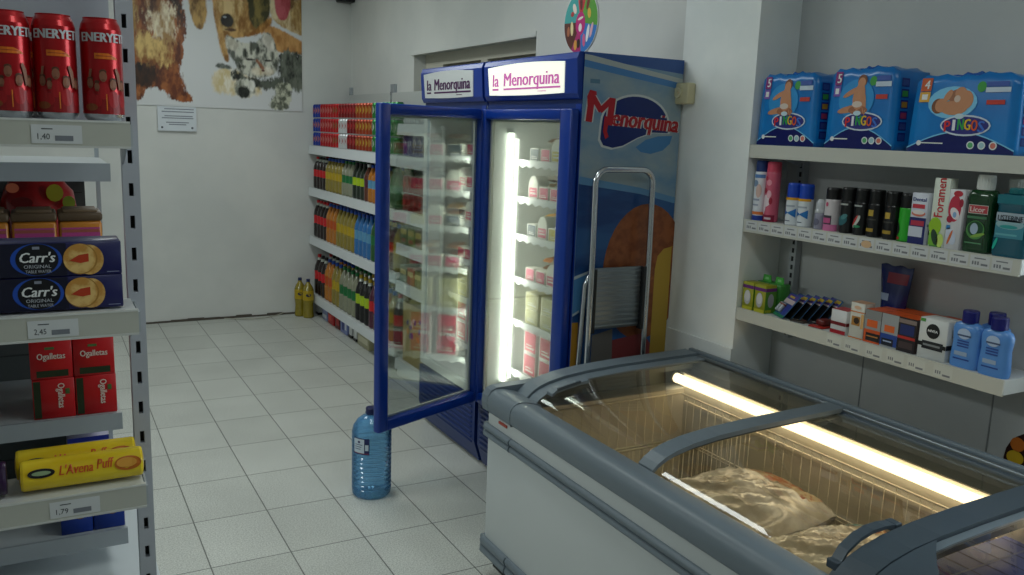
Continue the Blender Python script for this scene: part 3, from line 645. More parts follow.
# ------------------------------------------------------------------ chest freezers
FX0, FXR = 1.39, 2.315
G = [(1.50, .698), (1.518, .714), (1.545, .730), (1.585, .744), (1.65, .758), (1.75, .769), (1.90, .777), (2.10, .782), (2.285, .785)]
LINER = M('#dcd9cf', .5)
def strip_profile(dz, th): return [(x, z+dz) for x, z in G]+[(x, z+dz-th) for x, z in G[::-1]]
def smooth_arch():
    o = []
    for i in range(len(G)-1):
        for k in range(4):
            f = k/4; p0 = G[max(0, i-1)]; p1 = G[i]; p2 = G[i+1]; p3 = G[min(len(G)-1, i+2)]
            o.append(tuple(.5*(2*p1[d]+(p2[d]-p0[d])*f+(2*p0[d]-5*p1[d]+4*p2[d]-p3[d])*f*f+(3*p1[d]-p0[d]-3*p2[d]+p3[d])*f**3) for d in (0, 1)))
    return o+[G[-1]]
GS = smooth_arch()
cap = True
def freezer(ya, yb, label):
    t = thing('chest_freezer', label, 'freezer', (0, 0, 0))
    q = MB()
    q.rbox(FX0, FX0+.10, ya, yb, .10, .66, FBODY, .022, 3); q.rbox(2.235, FXR-.005, ya, yb, .10, .72, FBODY, .01)
    q.box(FX0+.06, 2.24, yb-.10, yb-.003, .10, .66, FBODY); q.box(FX0+.06, 2.24, ya+.003, ya+.05, .10, .66, FBODY); q.box(FX0+.06, 2.24, ya+.05, yb-.10, .10, .24, FBODY)
    q.obj('body', t)
    q = MB()
    q.box(FX0+.101, FX0+.112, ya+.052, yb-.102, .24, .665, LINER); q.box(2.222, 2.233, ya+.052, yb-.102, .24, .72, LINER)
    q.box(FX0+.112, 2.222, yb-.112, yb-.102, .24, .66, LINER); q.box(FX0+.112, 2.222, ya+.052, ya+.062, .24, .66, LINER); q.box(FX0+.112, 2.222, ya+.062, yb-.112, .241, .25, LINER)
    for z in (.44, .60): q.box(2.216, 2.222, ya+.07, yb-.12, z, z+.012, M('#efe9da', .4))
    q.obj('liner', t)
    for z0, z1, nm in ((.545, .598, 'bumper_strip'), (.085, .155, 'base_strip')):
        q = MB(); h = z1-z0; xo = FX0
        prof_ = [(xo+.012, z0), (xo-.010, z0+.003), (xo-.016, z0+h*.2), (xo-.012, z0+h*.44), (xo-.003, z0+h*.5), (xo-.012, z0+h*.56), (xo-.016, z0+h*.8), (xo-.010, z1-.003), (xo+.012, z1)]
        q.prism(prof_, 'y', ya+.002, yb-(.20 if cap else .002), FGREY)
        if cap:
            q.prism([(x-.003, z) for x, z in prof_], 'y', yb-.197, yb-.01, FGREY)
            pe = [(yb-.012, z0), (yb+.010, z0+.003), (yb+.016, z0+h*.2), (yb+.012, z0+h*.44), (yb+.003, z0+h*.5), (yb+.012, z0+h*.56), (yb+.016, z0+h*.8), (yb+.010, z1-.003), (yb-.012, z1)]
            q.prism(pe, 'x', FX0-.004, FXR-.02, FGREY)
        q.obj(nm, t, bevel=.003)
    q = MB(); q.box(FX0+.03, FXR-.03, ya+.02, yb-.03, .03, .098, DARK)
    for x in (FX0+.08, FXR-.1):
        for y in (ya+.15, yb-.15): q.lathe([(.03, .0), (.03, .04)], (x, y, 0), BLACK, 14)
    q.obj('plinth', t)
    # front rail, rear rail
    def soften(pts, it=3):
        for _ in range(it):
            o = []
            for k in range(len(pts)):
                A, B = pts[k], pts[(k+1) % len(pts)]; o += [(A[0]*.75+B[0]*.25, A[1]*.75+B[1]*.25), (A[0]*.25+B[0]*.75, A[1]*.25+B[1]*.75)]
            pts = o
        return pts
    q = MB(); q.prism(soften([(FX0-.010, .640), (FX0-.014, .672), (FX0-.012, .698), (FX0+.000, .714), (FX0+.018, .722), (FX0+.045, .722), (FX0+.110, .705), (FX0+.114, .67), (FX0+.05, .655)]), 'y', ya, yb-.20, FGREY, True)
    q.obj('front_rail', t)
    q = MB(); q.rbox(2.262, FXR, ya, yb-.02, .70, .778, FGREYD, .006); q.rbox(2.275, 2.290, ya, yb-.03, .774, .790, STEEL, .004); q.rbox(2.296, FXR+.003, ya, yb-.03, .774, .800, FGREY, .005)
    q.obj('rear_rail', t)
    if cap:
        q = MB(); q.prism([(FX0-.010, .640), (FX0-.015, .675), (FX0-.012, .702), (FX0+.002, .722), (FX0+.025, .731), (FX0+.30, .738), (FXR-.01, .765), (FXR-.01, .640)], 'y', yb-.028, yb+.016, FGREY)
        q.prism([(FX0-.0095, .640), (FX0-.0145, .675), (FX0-.0115, .700), (FX0+.001, .716), (FX0+.02, .7245), (FX0+.046, .7245), (FX0+.110, .708), (FX0+.113, .67), (FX0+.05, .650)], 'y', yb-.198, yb-.026, FGREY, True)
        q.obj('end_cap', t, bevel=.010)
        q = MB(); q.rbox(FX0-.0045, FX0+.002, yb-.16, yb-.10, .622, .632, M('#b04a3c', .5), .001); q.obj('red_badge', t)
    # fixed frames across the top: far end, thick middle bar, near end
    for a0, a1, mm in ((yb-.105, yb-.029, FGREY), (1.108, 1.186, FGREYD), (ya, ya+.06, FGREY)):
        q = MB(); q.prism([(FX0+.092, .700)]+[(x, z+.012) for x, z in G]+[(2.285, .738), (2.1, .736), (1.9, .732), (1.75, .724), (1.65, .712), (1.58, .698), (1.53, .69)], 'y', a0, a1, mm); q.obj('arched_frame', t, bevel=.004)
    for (a0, a1, dz, kind) in ((1.835, yb-.107, 0, 'far'), (1.188, 1.875, -.014, 'near'), (.45, 1.106, 0, 'far2'), (ya+.062, .49, -.014, 'near2')):
        first = kind in ('far', 'far2')
        q = MB(); q.prism(strip_profile(dz+.006, .014), 'y', a0, a0+.068, FGREY) if first else q.prism(strip_profile(dz+.002, .010), 'y', a0, a0+.018, FGREYD)
        lf = q.obj('sliding_lid', t)
        q = MB(); q.prism(strip_profile(dz+.002, .010), 'y', a1-(.055 if kind == 'far' else .022), a1, FGREY if first else FGREYD); q.obj('lid_edge', lf)
        q = MB(); vs = []
        for yy in (a0+.01, a1-.01): vs += [(x, yy, z+dz-.003) for x, z in GS]
        n = len(GS); q.add(vs, [(i, i+1, n+i+1, n+i) for i in range(n-1)], LIDGLASS, True); q.obj('curved_glass', lf)
        if kind == 'far':   # moulded grip lip by the far end
            q = MB(); ye = a1-.056; L_ = [(1.545, .732), (1.565, .745), (1.60, .752), (1.66, .763), (1.70, .768)]
            q.prism([(x, z+.008) for x, z in L_]+[(x, z-.004) for x, z in L_[::-1]], 'y', ye-.035, ye+.002, FGREY)
            q.prism([(x, z+.016) for x, z in L_[1:4]]+[(x, z+.006) for x, z in L_[1:4][::-1]], 'y', ye-.042, ye-.034, FGREYD); q.obj('grip', lf, bevel=.003)
        if kind == 'near':
            q = MB(); yh = a0+.014; H_ = [(1.530, .712), (1.55, .728), (1.59, .744), (1.63, .754), (1.67, .762), (1.715, .768)]
            up = [(x, z+.006+.018*math.sin(math.pi*(i/(len(H_)-1)))) for i, (x, z) in enumerate(H_)]
            q.prism([(x, z+.004) for x, z in up]+[(x, z-.005) for x, z in up[::-1]], 'y', yh-.008, yh+.020, FGREYD)
            for k in (0, -1): q.box(H_[k][0]-.012, H_[k][0]+.012, yh-.010, yh+.023, H_[k][1]-.010, H_[k][1]+.012, FGREYD)
            q.obj('grip', lf, bevel=.003)
    q = MB(); vs = []; rows = 8   # moulded corner of the near lid frame beside the middle bar
    for k in range(rows+1):
        y = 1.106-.26*k/rows; xm = 1.53+.20*(1-(k/rows))**2
        for i in range(7):
            x = 1.50+(xm-1.50)*i/6; z = G[0][1]
            for a in range(len(G)-1):
                if G[a][0] <= x <= G[a+1][0]: z = G[a][1]+(G[a+1][1]-G[a][1])*(x-G[a][0])/(G[a+1][0]-G[a][0])
            vs.append((x, y, z+.010))
    fs = [(k*7+i, k*7+i+1, (k+1)*7+i+1, (k+1)*7+i) for k in range(rows) for i in range(6)]
    q.add(vs, fs, FGREYD, True); q.add([(x, y, z-.006) for x, y, z in vs], [f[::-1] for f in fs], FGREYD, True); q.obj('corner_moulding', t)
    for l0, l1 in ((1.20, yb-.085), (ya+.07, 1.10)):
        q = MB(); q.lathe([(.019, l0), (.019, l1)], (2.200, 0, .698), M('#fff4da', .4, emit=3.6), 16, axis='y')
        for y in (l0-.012, l1): q.lathe([(.021, y), (.021, y+.012)], (2.200, 0, .698), WHITE, 14, axis='y')
        q.obj('tube_lamp', t)
    q = MB(); q.prism([(2.232, .722), (2.262, .735), (2.262, .70), (2.234, .70)], 'y', ya+.05, yb-.11, STEEL); q.obj('lamp_reflector', t)
    return t
FZ = freezer(-.45, 2.668, 'long grey chest freezer with curved sliding glass lids in front of the pillar')
def basket(x0, x1, y0, y1, z0, z1, label):
    q = MB(); W = M('#d8d2c2', .35, .4); n = 0
    for z in (z0, (z0+z1)/2, z1):
        for a, c in (((x0, y0, z), (x1, y0, z)), ((x1, y0, z), (x1, y1, z)), ((x1, y1, z), (x0, y1, z)), ((x0, y1, z), (x0, y0, z))): q.tube([a, c], .0035 if z == z1 else .002, W, 6)
    k = int((y1-y0)/.04)
    for i in range(1, k):
        y = y0+(y1-y0)*i/k
        q.tube([(x0, y, z1), (x0, y, z0), (x1, y, z0), (x1, y, z1)], .0016, W, 5)
    k = int((x1-x0)/.04)
    for i in range(1, k):
        x = x0+(x1-x0)*i/k
        q.tube([(x, y0, z1), (x, y0, z0), (x, y1, z0), (x, y1, z1)], .0016, W, 5)
    return setp(q.obj('wire_basket'), label, 'basket', 'wire baskets inside the freezers')
basket(1.515, 2.195, 2.135, 2.545, .256, .645, 'empty white wire basket in the far half of the freezer by the pillar')
basket(1.515, 2.195, 1.225, 2.115, .256, .645, 'white wire basket under the frozen bags')
def bagmat():
    m = two_tone('frozen_bag_film', '#c2bbb0', '#f6f5f2', 9, (1, 1, 1), 6, .38, .62, rough=.22)
    b = m.node_tree.nodes['Principled BSDF']; b.inputs['Coat Weight'].default_value = .6; b.inputs['Coat Roughness'].default_value = .08
    return m
BAG = bagmat(); BAGP = two_tone('bag_print', '#b8602e', '#d8c8ac', 30, (1, 1, 1), 4, .45, .52, rough=.3); BAGT = two_tone('bag_print_teal', '#2f8a98', '#d8ccb4', 24, (1, 1, 1), 4, .48, .56, rough=.3)
def frozen_bag(lx, ly, hz, loc, rz, label, seed):
    r2 = random.Random(seed); q = MB(); nx, ny = 34, 30
    ph = [(r2.uniform(6, 30), r2.uniform(6, 30), r2.uniform(0, 6), r2.uniform(.3, 1)) for _ in range(9)]
    top = []; bot = []
    for j in range(ny+1):
        for i in range(nx+1):
            u, w_ = 2*i/nx-1, 2*j/ny-1
            e = (max(0, 1-abs(u)**3.2)*max(0, 1-abs(w_)**3.2))**.5
            wr = sum(a*(1-abs(math.sin(fx*u*.5+fy*w_*.5+p)))**2 for fx, fy, p, a in ph)/9
            x = u*lx/2*(1-.05*w_*w_); y = w_*ly/2*(1-.05*u*u)
            z = hz*.35+hz*.60*e*(.72+.5*wr)+.004*math.sin(9*u+7*w_)
            top.append((x, y, z)); bot.append((x, y, hz*.35-hz*.35*e**.5))
    fs = [(j*(nx+1)+i, j*(nx+1)+i+1, (j+1)*(nx+1)+i+1, (j+1)*(nx+1)+i) for j in range(ny) for i in range(nx)]
    A = []; B = []; T_ = []
    for f in fs:
        c = [sum(top[k][d] for k in f)/4 for d in (0, 1)]
        if .30*lx < c[0] < .44*lx and c[1] > -.40*ly: (B if (c[1] < .28*ly) else T_).append(f)
        else: A.append(f)
    q.add(top, A, BAG, True); q.add(top, B, BAGP, True); q.add(top, T_, BAGT, True); q.add(bot, [f[::-1] for f in fs], BAG, True)
    o = q.obj('frozen_bag', None, loc); o.rotation_euler = (0, 0, rz)
    return setp(o, label, 'frozen food bag', 'bags of frozen food in the freezer')
frozen_bag(.62, .385, .15, (1.845, 1.46, .262), .03, 'lower frozen food bag under the near bag in the freezer', 5)
frozen_bag(.62, .385, .15, (1.845, 1.885, .262), -.03, 'lower frozen food bag under the bag by the middle bar', 6)
frozen_bag(.64, .40, .18, (1.855, 1.46, .41), -.06, 'crumpled clear bag of frozen food with orange print, nearest the grip handle', 3)
frozen_bag(.64, .40, .19, (1.855, 1.895, .41), .08, 'crumpled clear bag of frozen food with orange print, next to the middle bar', 4)
# blue cartons in the near freezer
CARB = M('#5468cc', .45)
for k, (x, y, lab_) in enumerate([(2.005, 1.07, 'blue carton standing nearest the thick middle bar of the freezer'), (2.0, .76, 'blue carton nearer the photo edge than the one by the thick bar')]):
    q = MB(); q.rbox(-.18, .18, -.14, .14, 0, .395, CARB, .006); pr = Print(q, (-.18, .14, 0), (0, -1, 0), (0, 0, 1)); pr.rect(.05, .05, .23, .30, M('#a8b4e0', .5))
    pr = Print(q, (-.18, -.14, .395), (1, 0, 0), (0, 1, 0))
    for u in (.03, .09, .15, .21, .27, .33): pr.rect(u, .005, u+.006, .275, M('#3a4890', .5))
    pr.rect(.02, .20, .34, .206, M('#8a96d0', .5), 2)
    setp(q.obj('blue_carton', None, (x, y, .252)), lab_, 'carton', 'blue cartons in the freezer')
frozen_bag(.30, .22, .16, (1.64, .95, .252), .1, 'bag with orange print in the near compartment at the lower right corner', 9)

# brown ice cream board behind the freezer
q = MB(); pts = [(-.10, 0), (.10, 0), (.10, .16)]+[(.10*math.cos(a), .16+.10*math.sin(a)) for a in [math.pi*k/12 for k in range(1, 12)]]+[(-.10, .16)]
q.prism([(y, z) for y, z in pts], 'x', 0, .006, M('#2c100c', .4)); pr = Print(q, (0, .10, 0), (0, -1, 0), (0, 0, 1))
pr.ell(.036, .208, .022, .022, M('#c06a20', .45), 1); pr.ell(.034, .166, .026, .022, M('#c8a420', .45), 1); pr.ell(.11, .12, .03, .035, M('#5a2414', .45), 1); pr.ell(.11, .2, .03, .03, M('#4a1c12', .45), 1)
setp(q.obj('ice_cream_board', None, (2.5285, 1.34, .57)), 'dark brown round topped board with orange and yellow scoops behind the freezer', 'sign')

# ------------------------------------------------------------------ drinks shelving along the right wall
XS = 2.03
def drinks_unit(y0, y1, zs, label, plinth):
    t = thing('drinks_shelving', label, 'shelving', (0, 0, 0), 0, 'white drinks shelving units')
    q = MB(); q.box(2.375, 2.382, y0+.02, y1-.02, .1, 1.9, M('#c3c8c6', .5)); q.obj('back_panel', t)
    for y in (y0+.006, y1-.036):
        q = MB(); q.box(2.383, 2.408, y, y+.03, 0, 1.965, GREYM)
        for k in range(30): q.box(2.3815, 2.383, y+.01, y+.02, .2+.058*k, .225+.058*k, DARK)
        q.obj('upright', t)
    q = MB(); q.box(2.385, 2.405, y0+.05, y1-.05, 1.87, 1.885, M('#8d9294', .4)); q.obj('top_rail', t)
    for z in zs:
        q = MB(); q.box(XS+.012, 2.374, y0, y1, z-.03, z, SHELF); q.prism([(XS, z+.004), (XS+.012, z+.004), (XS+.012, z-.066), (XS-.006, z-.066)], 'y', y0, y1, M('#d4d9dc', .45))
        for s in range(2): 
            yb_ = y0+.05 if s == 0 else y1-.06
            q.prism([(XS+.06, z-.031), (2.374, z-.031), (2.374, z-.10)], 'y', yb_, yb_+.006, GREYM)
        q.obj('shelf', t)
    q = MB()
    if plinth: q.box(XS+.012, 2.374, y0+.004, y1-.004, .0, .05, SHELF)
    else:
        for y in (y0+.02, y1-.09):
            q.box(XS+.05, 2.374, y, y+.07, .02, .13, SHELF); q.box(XS+.045, 2.374, y-.005, y+.075, 0, .02, BLACK)
    q.obj('base_foot', t)
    return t
D1 = [.19, .69, 1.108, 1.462]; D2 = [.12, .648, .898, 1.112, 1.46, 1.664]
drinks_unit(6.30, 7.335, D1, 'white shelving unit full of drinks in the far corner', False)
drinks_unit(5.262, 6.298, D1, 'white shelving unit full of drinks, between the corner unit and the open door', False)
drinks_unit(4.40, 5.252, D2, 'white shelving unit seen through the glass of the open refrigerator door', True)
GL = dict(rough=.12, coat=.4)
COLA = M('#1c0c0a', **GL); ORAN = M('#b06c18', **GL); LEMO = M('#8a7a2e', **GL); GRNC = M('#5f7a68', **GL); DKG = M('#142416', **GL); BRN = M('#5a2c1c', **GL); WBLU = M('#2a6aa8', **GL); CLR = M('#868872', **GL); PUR = M('#4a1430', **GL)
RED = M('#c21a22', .4); YEL = M('#b4981a', .4); GRN = M('#1a6c38', .4); WHT = M('#e6e8e8', .5); BLU = M('#1e4aa8', .4); BLK = M('#141416', .4); LIM = M('#a8c41c', .4); ORL = M('#b8501a', .4); CYA = M('#5a94ba', .4)
KIND = {'cola': (COLA, RED, RED, 'dark cola bottle with red label'), 'zero': (COLA, RED, BLK, 'dark cola bottle with red label and black cap'), 'orange': (ORAN, ORL, BLU, 'orange drink bottle with orange label'),
        'lemon': (LEMO, YEL, BLU, 'yellow lemon drink bottle with yellow label'), 'clear': (CLR, GRN, GRN, 'pale drink bottle with green label'), 'tea': (DKG, LIM, BLK, 'dark green bottle with lime label'),
        'brown': (BRN, PUR, WHT, 'brown drink bottle'), 'peach': (ORAN, CYA, BLU, 'amber drink bottle with light blue label'), 'water': (WBLU, CYA, BLU, 'blue drink bottle'), 'mojito': (BLK, LIM, YEL, 'black bottle with lime green label and yellow cap'), 'red': (PUR, RED, YEL, 'dark red drink bottle'), 'green': (M('#24582a', **GL), GRN, GRN, 'green drink bottle')}
_bm = {}
def bottle(kind, h, r):
    k = (kind, h, r)
    if k not in _bm:
        a, l, c, d = KIND[kind]; q = MB()
        P = [(r*.8, 0), (r, .012), (r, h*.34), (r*.95, h*.38), (r*.95, h*.56), (r, h*.60), (r*.86, h*.72), (r*.45, h*.86), (r*.30, h*.92), (r*.34, h*.925), (r*.34, h)]
        neck = M('#c9cfc6', .15, coat=.4) if kind in ('cola', 'zero', 'mojito') else a
        q.lathe(P, (0, 0, 0), [a, a, a, l, l, a, a, neck, neck, c], 12); o = q.obj('drink_bottle'); _bm[k] = o; return o
    o = _bm[k].copy(); C.objects.link(o); return o
SN = {0: 'bottom', 1: 'second lowest', 2: 'second highest', 3: 'top'}
def row_of_bottles(si, z, kinds, h, r, pitch, rows, ystart, pre):
    for k, kd in enumerate(kinds):
        y = ystart-pitch*k
        for rr in range(rows):
            o = bottle(kd, h, r); o.location = (XS+.02+r+rr*(2*r+.004), y, z+.0005)
            rn = ['front row', 'second row', 'third row', 'fourth row'][rr]
            setp(o, f"{KIND[kd][3].replace('drink bottle','bottle').replace(' with ', ', ')}, {ORD[k]} from corner, {rn}, {pre} shelf", 'drink bottle', f'bottles on the {pre} drinks shelf')
n = 23
row_of_bottles(2, D1[2], ['cola', 'zero', 'zero', 'zero', 'lemon', 'lemon', 'lemon', 'lemon', 'lemon', 'clear', 'clear', 'clear', 'tea', 'tea', 'tea', 'brown', 'peach', 'peach', 'green', 'green', 'lemon', 'green', 'green'], .265, .040, .087, 2, 7.27, 'second highest')
row_of_bottles(1, D1[1], ['cola', 'cola', 'cola', 'cola', 'orange', 'orange', 'orange', 'lemon', 'lemon', 'lemon', 'lemon', 'lemon', 'water', 'water', 'water', 'water', 'green', 'lemon', 'green', 'red', 'red', 'lemon'], .315, .043, .091, 3, 7.27, 'second lowest')
row_of_bottles(0, D1[0], ['cola', 'zero', 'zero', 'orange', 'orange', 'lemon', 'lemon', 'clear', 'clear', 'clear', 'clear', 'mojito', 'mojito', 'mojito', 'red', 'red', 'lemon', 'orange', 'lemon', 'cola'], .345, .048, .101, 3, 7.26, 'bottom')
_cm = {}
def can(a, b_, d, h=.115, r=.033):
    if (a, b_, h) not in _cm:
        q = MB(); A = M(a, .3, .35); B = M(b_, .35, .2); S = M('#c4c8cc', .3, .9)
        q.lathe([(r*.8, 0), (r, .008), (r, h*.3), (r, h*.62), (r, h-.014), (r*.82, h-.002), (r*.78, h)], (0, 0, 0), [S, A, A, A, A, M('#8e9296', .35, .8)], 12)
        pr = Print(q, (0, 0, 0), (1, 0, 0), (0, 0, 1), fn=lambda u, v, dd: (-(r+dd+.0003)*math.cos(u/r), -(r+dd)*math.sin(u/r), v))
        pr.ell(0, h*.55, .022, .026, B, 2, 10)
        o = q.obj('drink_can'); _cm[(a, b_, h)] = o; return o
    o = _cm[(a, b_, h)].copy(); C.objects.link(o); return o
CK = {'b': ('#1c3c9a', '#d87a2c', 'blue and orange drink can'), 'r': ('#b01a22', '#c88078', 'red and white drink can'), 'g': ('#b81c20', '#2c6a30', 'red and green drink can'), 'd': ('#7a1418', '#c83030', 'dark red drink can'), 'w': ('#c8cccf', '#a84a44', 'silver drink can'), 'y': ('#9a3a1c', '#c8a82c', 'red brown drink can with yellow badge'), 'v': ('#2a7a38', '#c8ccc0', 'green drink can'), 'p': ('#3a2c7a', '#a8a0c0', 'violet drink can')}
cols_top = 'bbb rrrrr ggg rr ddd yy yyy vvvvvvv'.replace(' ', '')
for k, c in enumerate(cols_top):
    y = 7.28-.0705*k
    if y < 5.3: break
    for lay in range(3):
        cc = c
        if 10 <= k <= 12: cc = 'w' if lay < 2 else 'd'
        a, b2, d = CK[cc]; o = can(a, b2, d); o.location = (XS+.055, y, D1[3]+.0005+.1155*lay)
        setp(o, f"{d}, {ORD[k]} stack from the corner, {['bottom','middle','top'][lay]} layer, top shelf", 'drink can', 'cans on the top drinks shelf')
# second unit, seen through the door glass
for k in range(9):
    y = 5.20-.085*k
    for (z, key, nm) in ((D2[5], 'w', 'top'), (D2[4], 'p', 'second'), (D2[3], 'd' if k < 5 else 'b', 'third')):
        for lay in range(1 if nm == 'top' else 2 if nm == 'third' else 1):
            a, b2, d = CK[key]; hh = .16 if nm == 'second' else .115
            o = can(a, b2, d, hh); o.location = (XS+.055, y, z+.0005+.1155*lay)
            setp(o, f"{d}, {ORD[k]} along the {nm} shelf behind the open door{', upper layer' if lay else ''}", 'drink can', 'cans on the shelving behind the open door')
def packet(sx, sy, sz, base, deco, name='packet'):
    q = MB(); q.rbox(0, sx, -sy/2, sy/2, 0, sz, M(base, .4), .006); pr = Print(q, (0, sy/2, 0), (0, -1, 0), (0, 0, 1))
    for (c, u0, v0, u1, v1) in deco: pr.rect(sy*u0, sz*v0, sy*u1, sz*v1, M(c, .45))
    return q.obj(name)
for k in range(6):
    o = packet(.16, .115, .12, ['#3c5a26', '#6a7a30', '#5a4a26'][k % 3], [('#a8983c', .1, .55, .9, .85), ('#8a3a20', .2, .15, .8, .35)], 'green_packet'); o.location = (XS+.02, 5.18-.125*k, D2[2]+.0005)
    setp(o, f"{['dark green','olive','brown'][k % 3]} food packet, {ORD[k]} along the fourth shelf behind the open door", 'food packet', 'packets on the shelving behind the open door')
    o = packet(.16, .115, .11, ['#4a5a2a', '#a8502a', '#6a6a30'][(k+k//3) % 3], [('#c8b878', .1, .5, .9, .8)], 'food_packet'); o.location = (XS+.02, 5.18-.125*k, D2[1]+.0005)
    setp(o, f"{['moss green','rust red','olive'][(k+k//3) % 3]} food packet, {ORD[k]} along the fifth shelf behind the open door", 'food packet', 'packets on the shelving behind the open door')
q = MB(); q.rbox(0, .2, -.36, .36, 0, .40, M('#a8924c', .5), .006); pr = Print(q, (0, .36, 0), (0, -1, 0), (0, 0, 1))
r3 = random.Random(4)
for i in range(26): pr.ell(.16+r3.uniform(-.09, .32), .25+r3.uniform(-.07, .08), .024, .016, M(['#3a3a8a', '#4a3a90', '#e0902c', '#d8d0c0'][i % 4], .5), 1+.2*i, 8, r3.uniform(0, 3))
setp(q.obj('display_carton', None, (XS+.03, 4.84, D2[0]+.0005)), 'tan display carton with violet and orange print behind the open refrigerator door', 'carton')
# packs on the floor under the drinks shelves and the two bottles in the corner
for (y, sx, sy, sz, c, d, l) in ((7.03, .2, .14, .10, '#8a93b8', [('#c8ccd4', .1, .2, .9, .5)], 'grey blue pack on the floor under the drinks shelves, nearest the corner'), (6.85, .2, .16, .11, '#b01c20', [('#e05048', .1, .3, .6, .7)], 'red can pack on the floor under the drinks shelves, with lighter patch'), (6.67, .2, .12, .11, '#5a1014', [('#a81c20', .2, .3, .9, .8)], 'dark red pack on the floor under the drinks shelves'), (6.505, .2, .17, .125, '#7f8cc0', [('#2c3c8a', .25, .2, .6, .9), ('#d0d4e0', .7, .3, .95, .7)], 'lilac blue pack on the floor under the drinks shelves'), (6.03, .2, .26, .11, '#a8a484', [('#d0ccb0', .1, .3, .9, .7)], 'beige carton on the floor under the drinks shelves near the open door')):
    o = packet(sx, sy, sz, c, d, 'drink_pack'); o.location = (XS+.04, y, 0.0005); setp(o, l, 'pack', 'packs on the floor under the drinks shelves')
for k, (x, y, l) in enumerate(((1.925, 7.27, 'yellow bottle with navy cap on the floor against the back wall, left one'), (2.025+.006, 7.28-.03, 'yellow bottle with navy cap on the floor behind the shelf end'))):
    t = thing('oil_bottle', l, 'bottle', (x, y, 0), 0, 'two yellow bottles on the corner floor'); r = .047; h = .335
    if k == 1: t.location = (1.972, 7.18, 0)
    q = MB(); q.lathe([(r*.9, 0), (r, .01), (r*.9, h*.3), (r, h*.45), (r, h*.72), (r*.8, h*.8), (r*.35, h*.9), (r*.32, h*.94)], (0, 0, 0), M('#8c7e26', **GL), 16); q.obj('bottle_body', t)
    q = MB(); q.lathe([(r*1.01, h*.46), (r*1.02, h*.47), (r*1.02, h*.70), (r*1.01, h*.71)], (0, 0, 0), YEL, 16)
    pr = Print(q, (0, 0, 0), (1, 0, 0), (0, 0, 1), fn=lambda u, v, d: ((r*1.02+d+.001)*math.sin(u/r), -(r*1.02+d+.001)*math.cos(u/r), v)); pr.ell(-.01, h*.6, .022, .014, M('#1c2040', .5), 1); q.obj('label', t)
    q = MB(); q.lathe([(r*.36, h*.935), (r*.36, h), (0, h)], (0, 0, 0), M('#14285c', .4), 12); q.obj('cap', t)
# loose white cable lying along the foot of the back wall
q = MB(); q.tube([(1.30, 7.33, .008), (1.42, 7.27, .006), (1.52, 7.25, .006), (1.64, 7.26, .006), (1.74, 7.32, .008), (1.80, 7.345, .02)], .004, M('#b8b6a8', .5), 6); setp(q.obj('loose_cable'), 'thin pale cable lying on the floor along the back wall', 'cable')

# ------------------------------------------------------------------ shelving in the alcove on the right
YL, YR = 2.416, 1.357; XA = 2.33; AZ = [1.010, 1.351, 1.629]
t = thing('wall_shelving', 'grey metal wall shelving of three shelves in the alcove beside the pillar', 'shelving')
q = MB()
for y in (2.325, 1.38):
    q = MB(); q.box(2.505, 2.533, y-.015, y+.015, .90, 1.75, M('#b3b9bd', .45, .3))
    for k in range(26): q.box(2.5035, 2.505, y-.006, y+.004, .91+.032*k, .928+.032*k, DARK)
    q.obj('upright', t)
q = MB()
for i, z in enumerate(AZ):
    q = MB(); q.box(XA+.006, 2.504, YR, YL, z-.028, z, M('#cfd2d1', .45)); q.box(XA, XA+.006, YR, YL, z-(.045 if i < 2 else .046), z+.002, M('#c8c9c0', .5))
    q.prism([(XA+.02, z-.028), (2.504, z-.028), (2.504, z-.075)], 'y', YL-.095, YL-.089, GREYM); q.box(XA+.0, 2.504, YR-.004, YR, z-.040, z+.002, M('#d6dad8', .45))
    sh = t_sh = q.obj('shelf', t)
    q = MB(); pr = Print(q, (XA-.0004, YL, z-.043), (0, -1, 0), (0, 0, 1))
    if i == 1:
        u = .012
        for k in range(16):
            pr.rect(u, .006, u+.058, .040, TICKET); pr.rect(u+.012, .030, u+.046, .0335, PALEINK, 2)
            for j in range(3): pr.rect(u+.006+.008*j, .013, u+.011+.008*j, .023, PALEINK, 2)
            pr.rect(u+.033, .012, u+.053, .018, PALEINK, 2)
            if k == 8: pr.ell(u+.03, .022, .02, .012, M('#d8b48c', .6), 3)
            u += .0645
    elif i == 0:
        for u in (.44, .515, .60, .68, .755, .845):
            pr.rect(u, .004, u+.062, .040, M('#ced0c8', .6)); pr.rect(u+.03, .008, u+.055, .014, PALEINK, 2)
            for j in range(3): pr.rect(u+.006+.007*j, .012, u+.010+.007*j, .022, PALEINK, 2)
    if i < 2: q.obj('price_strip', sh)
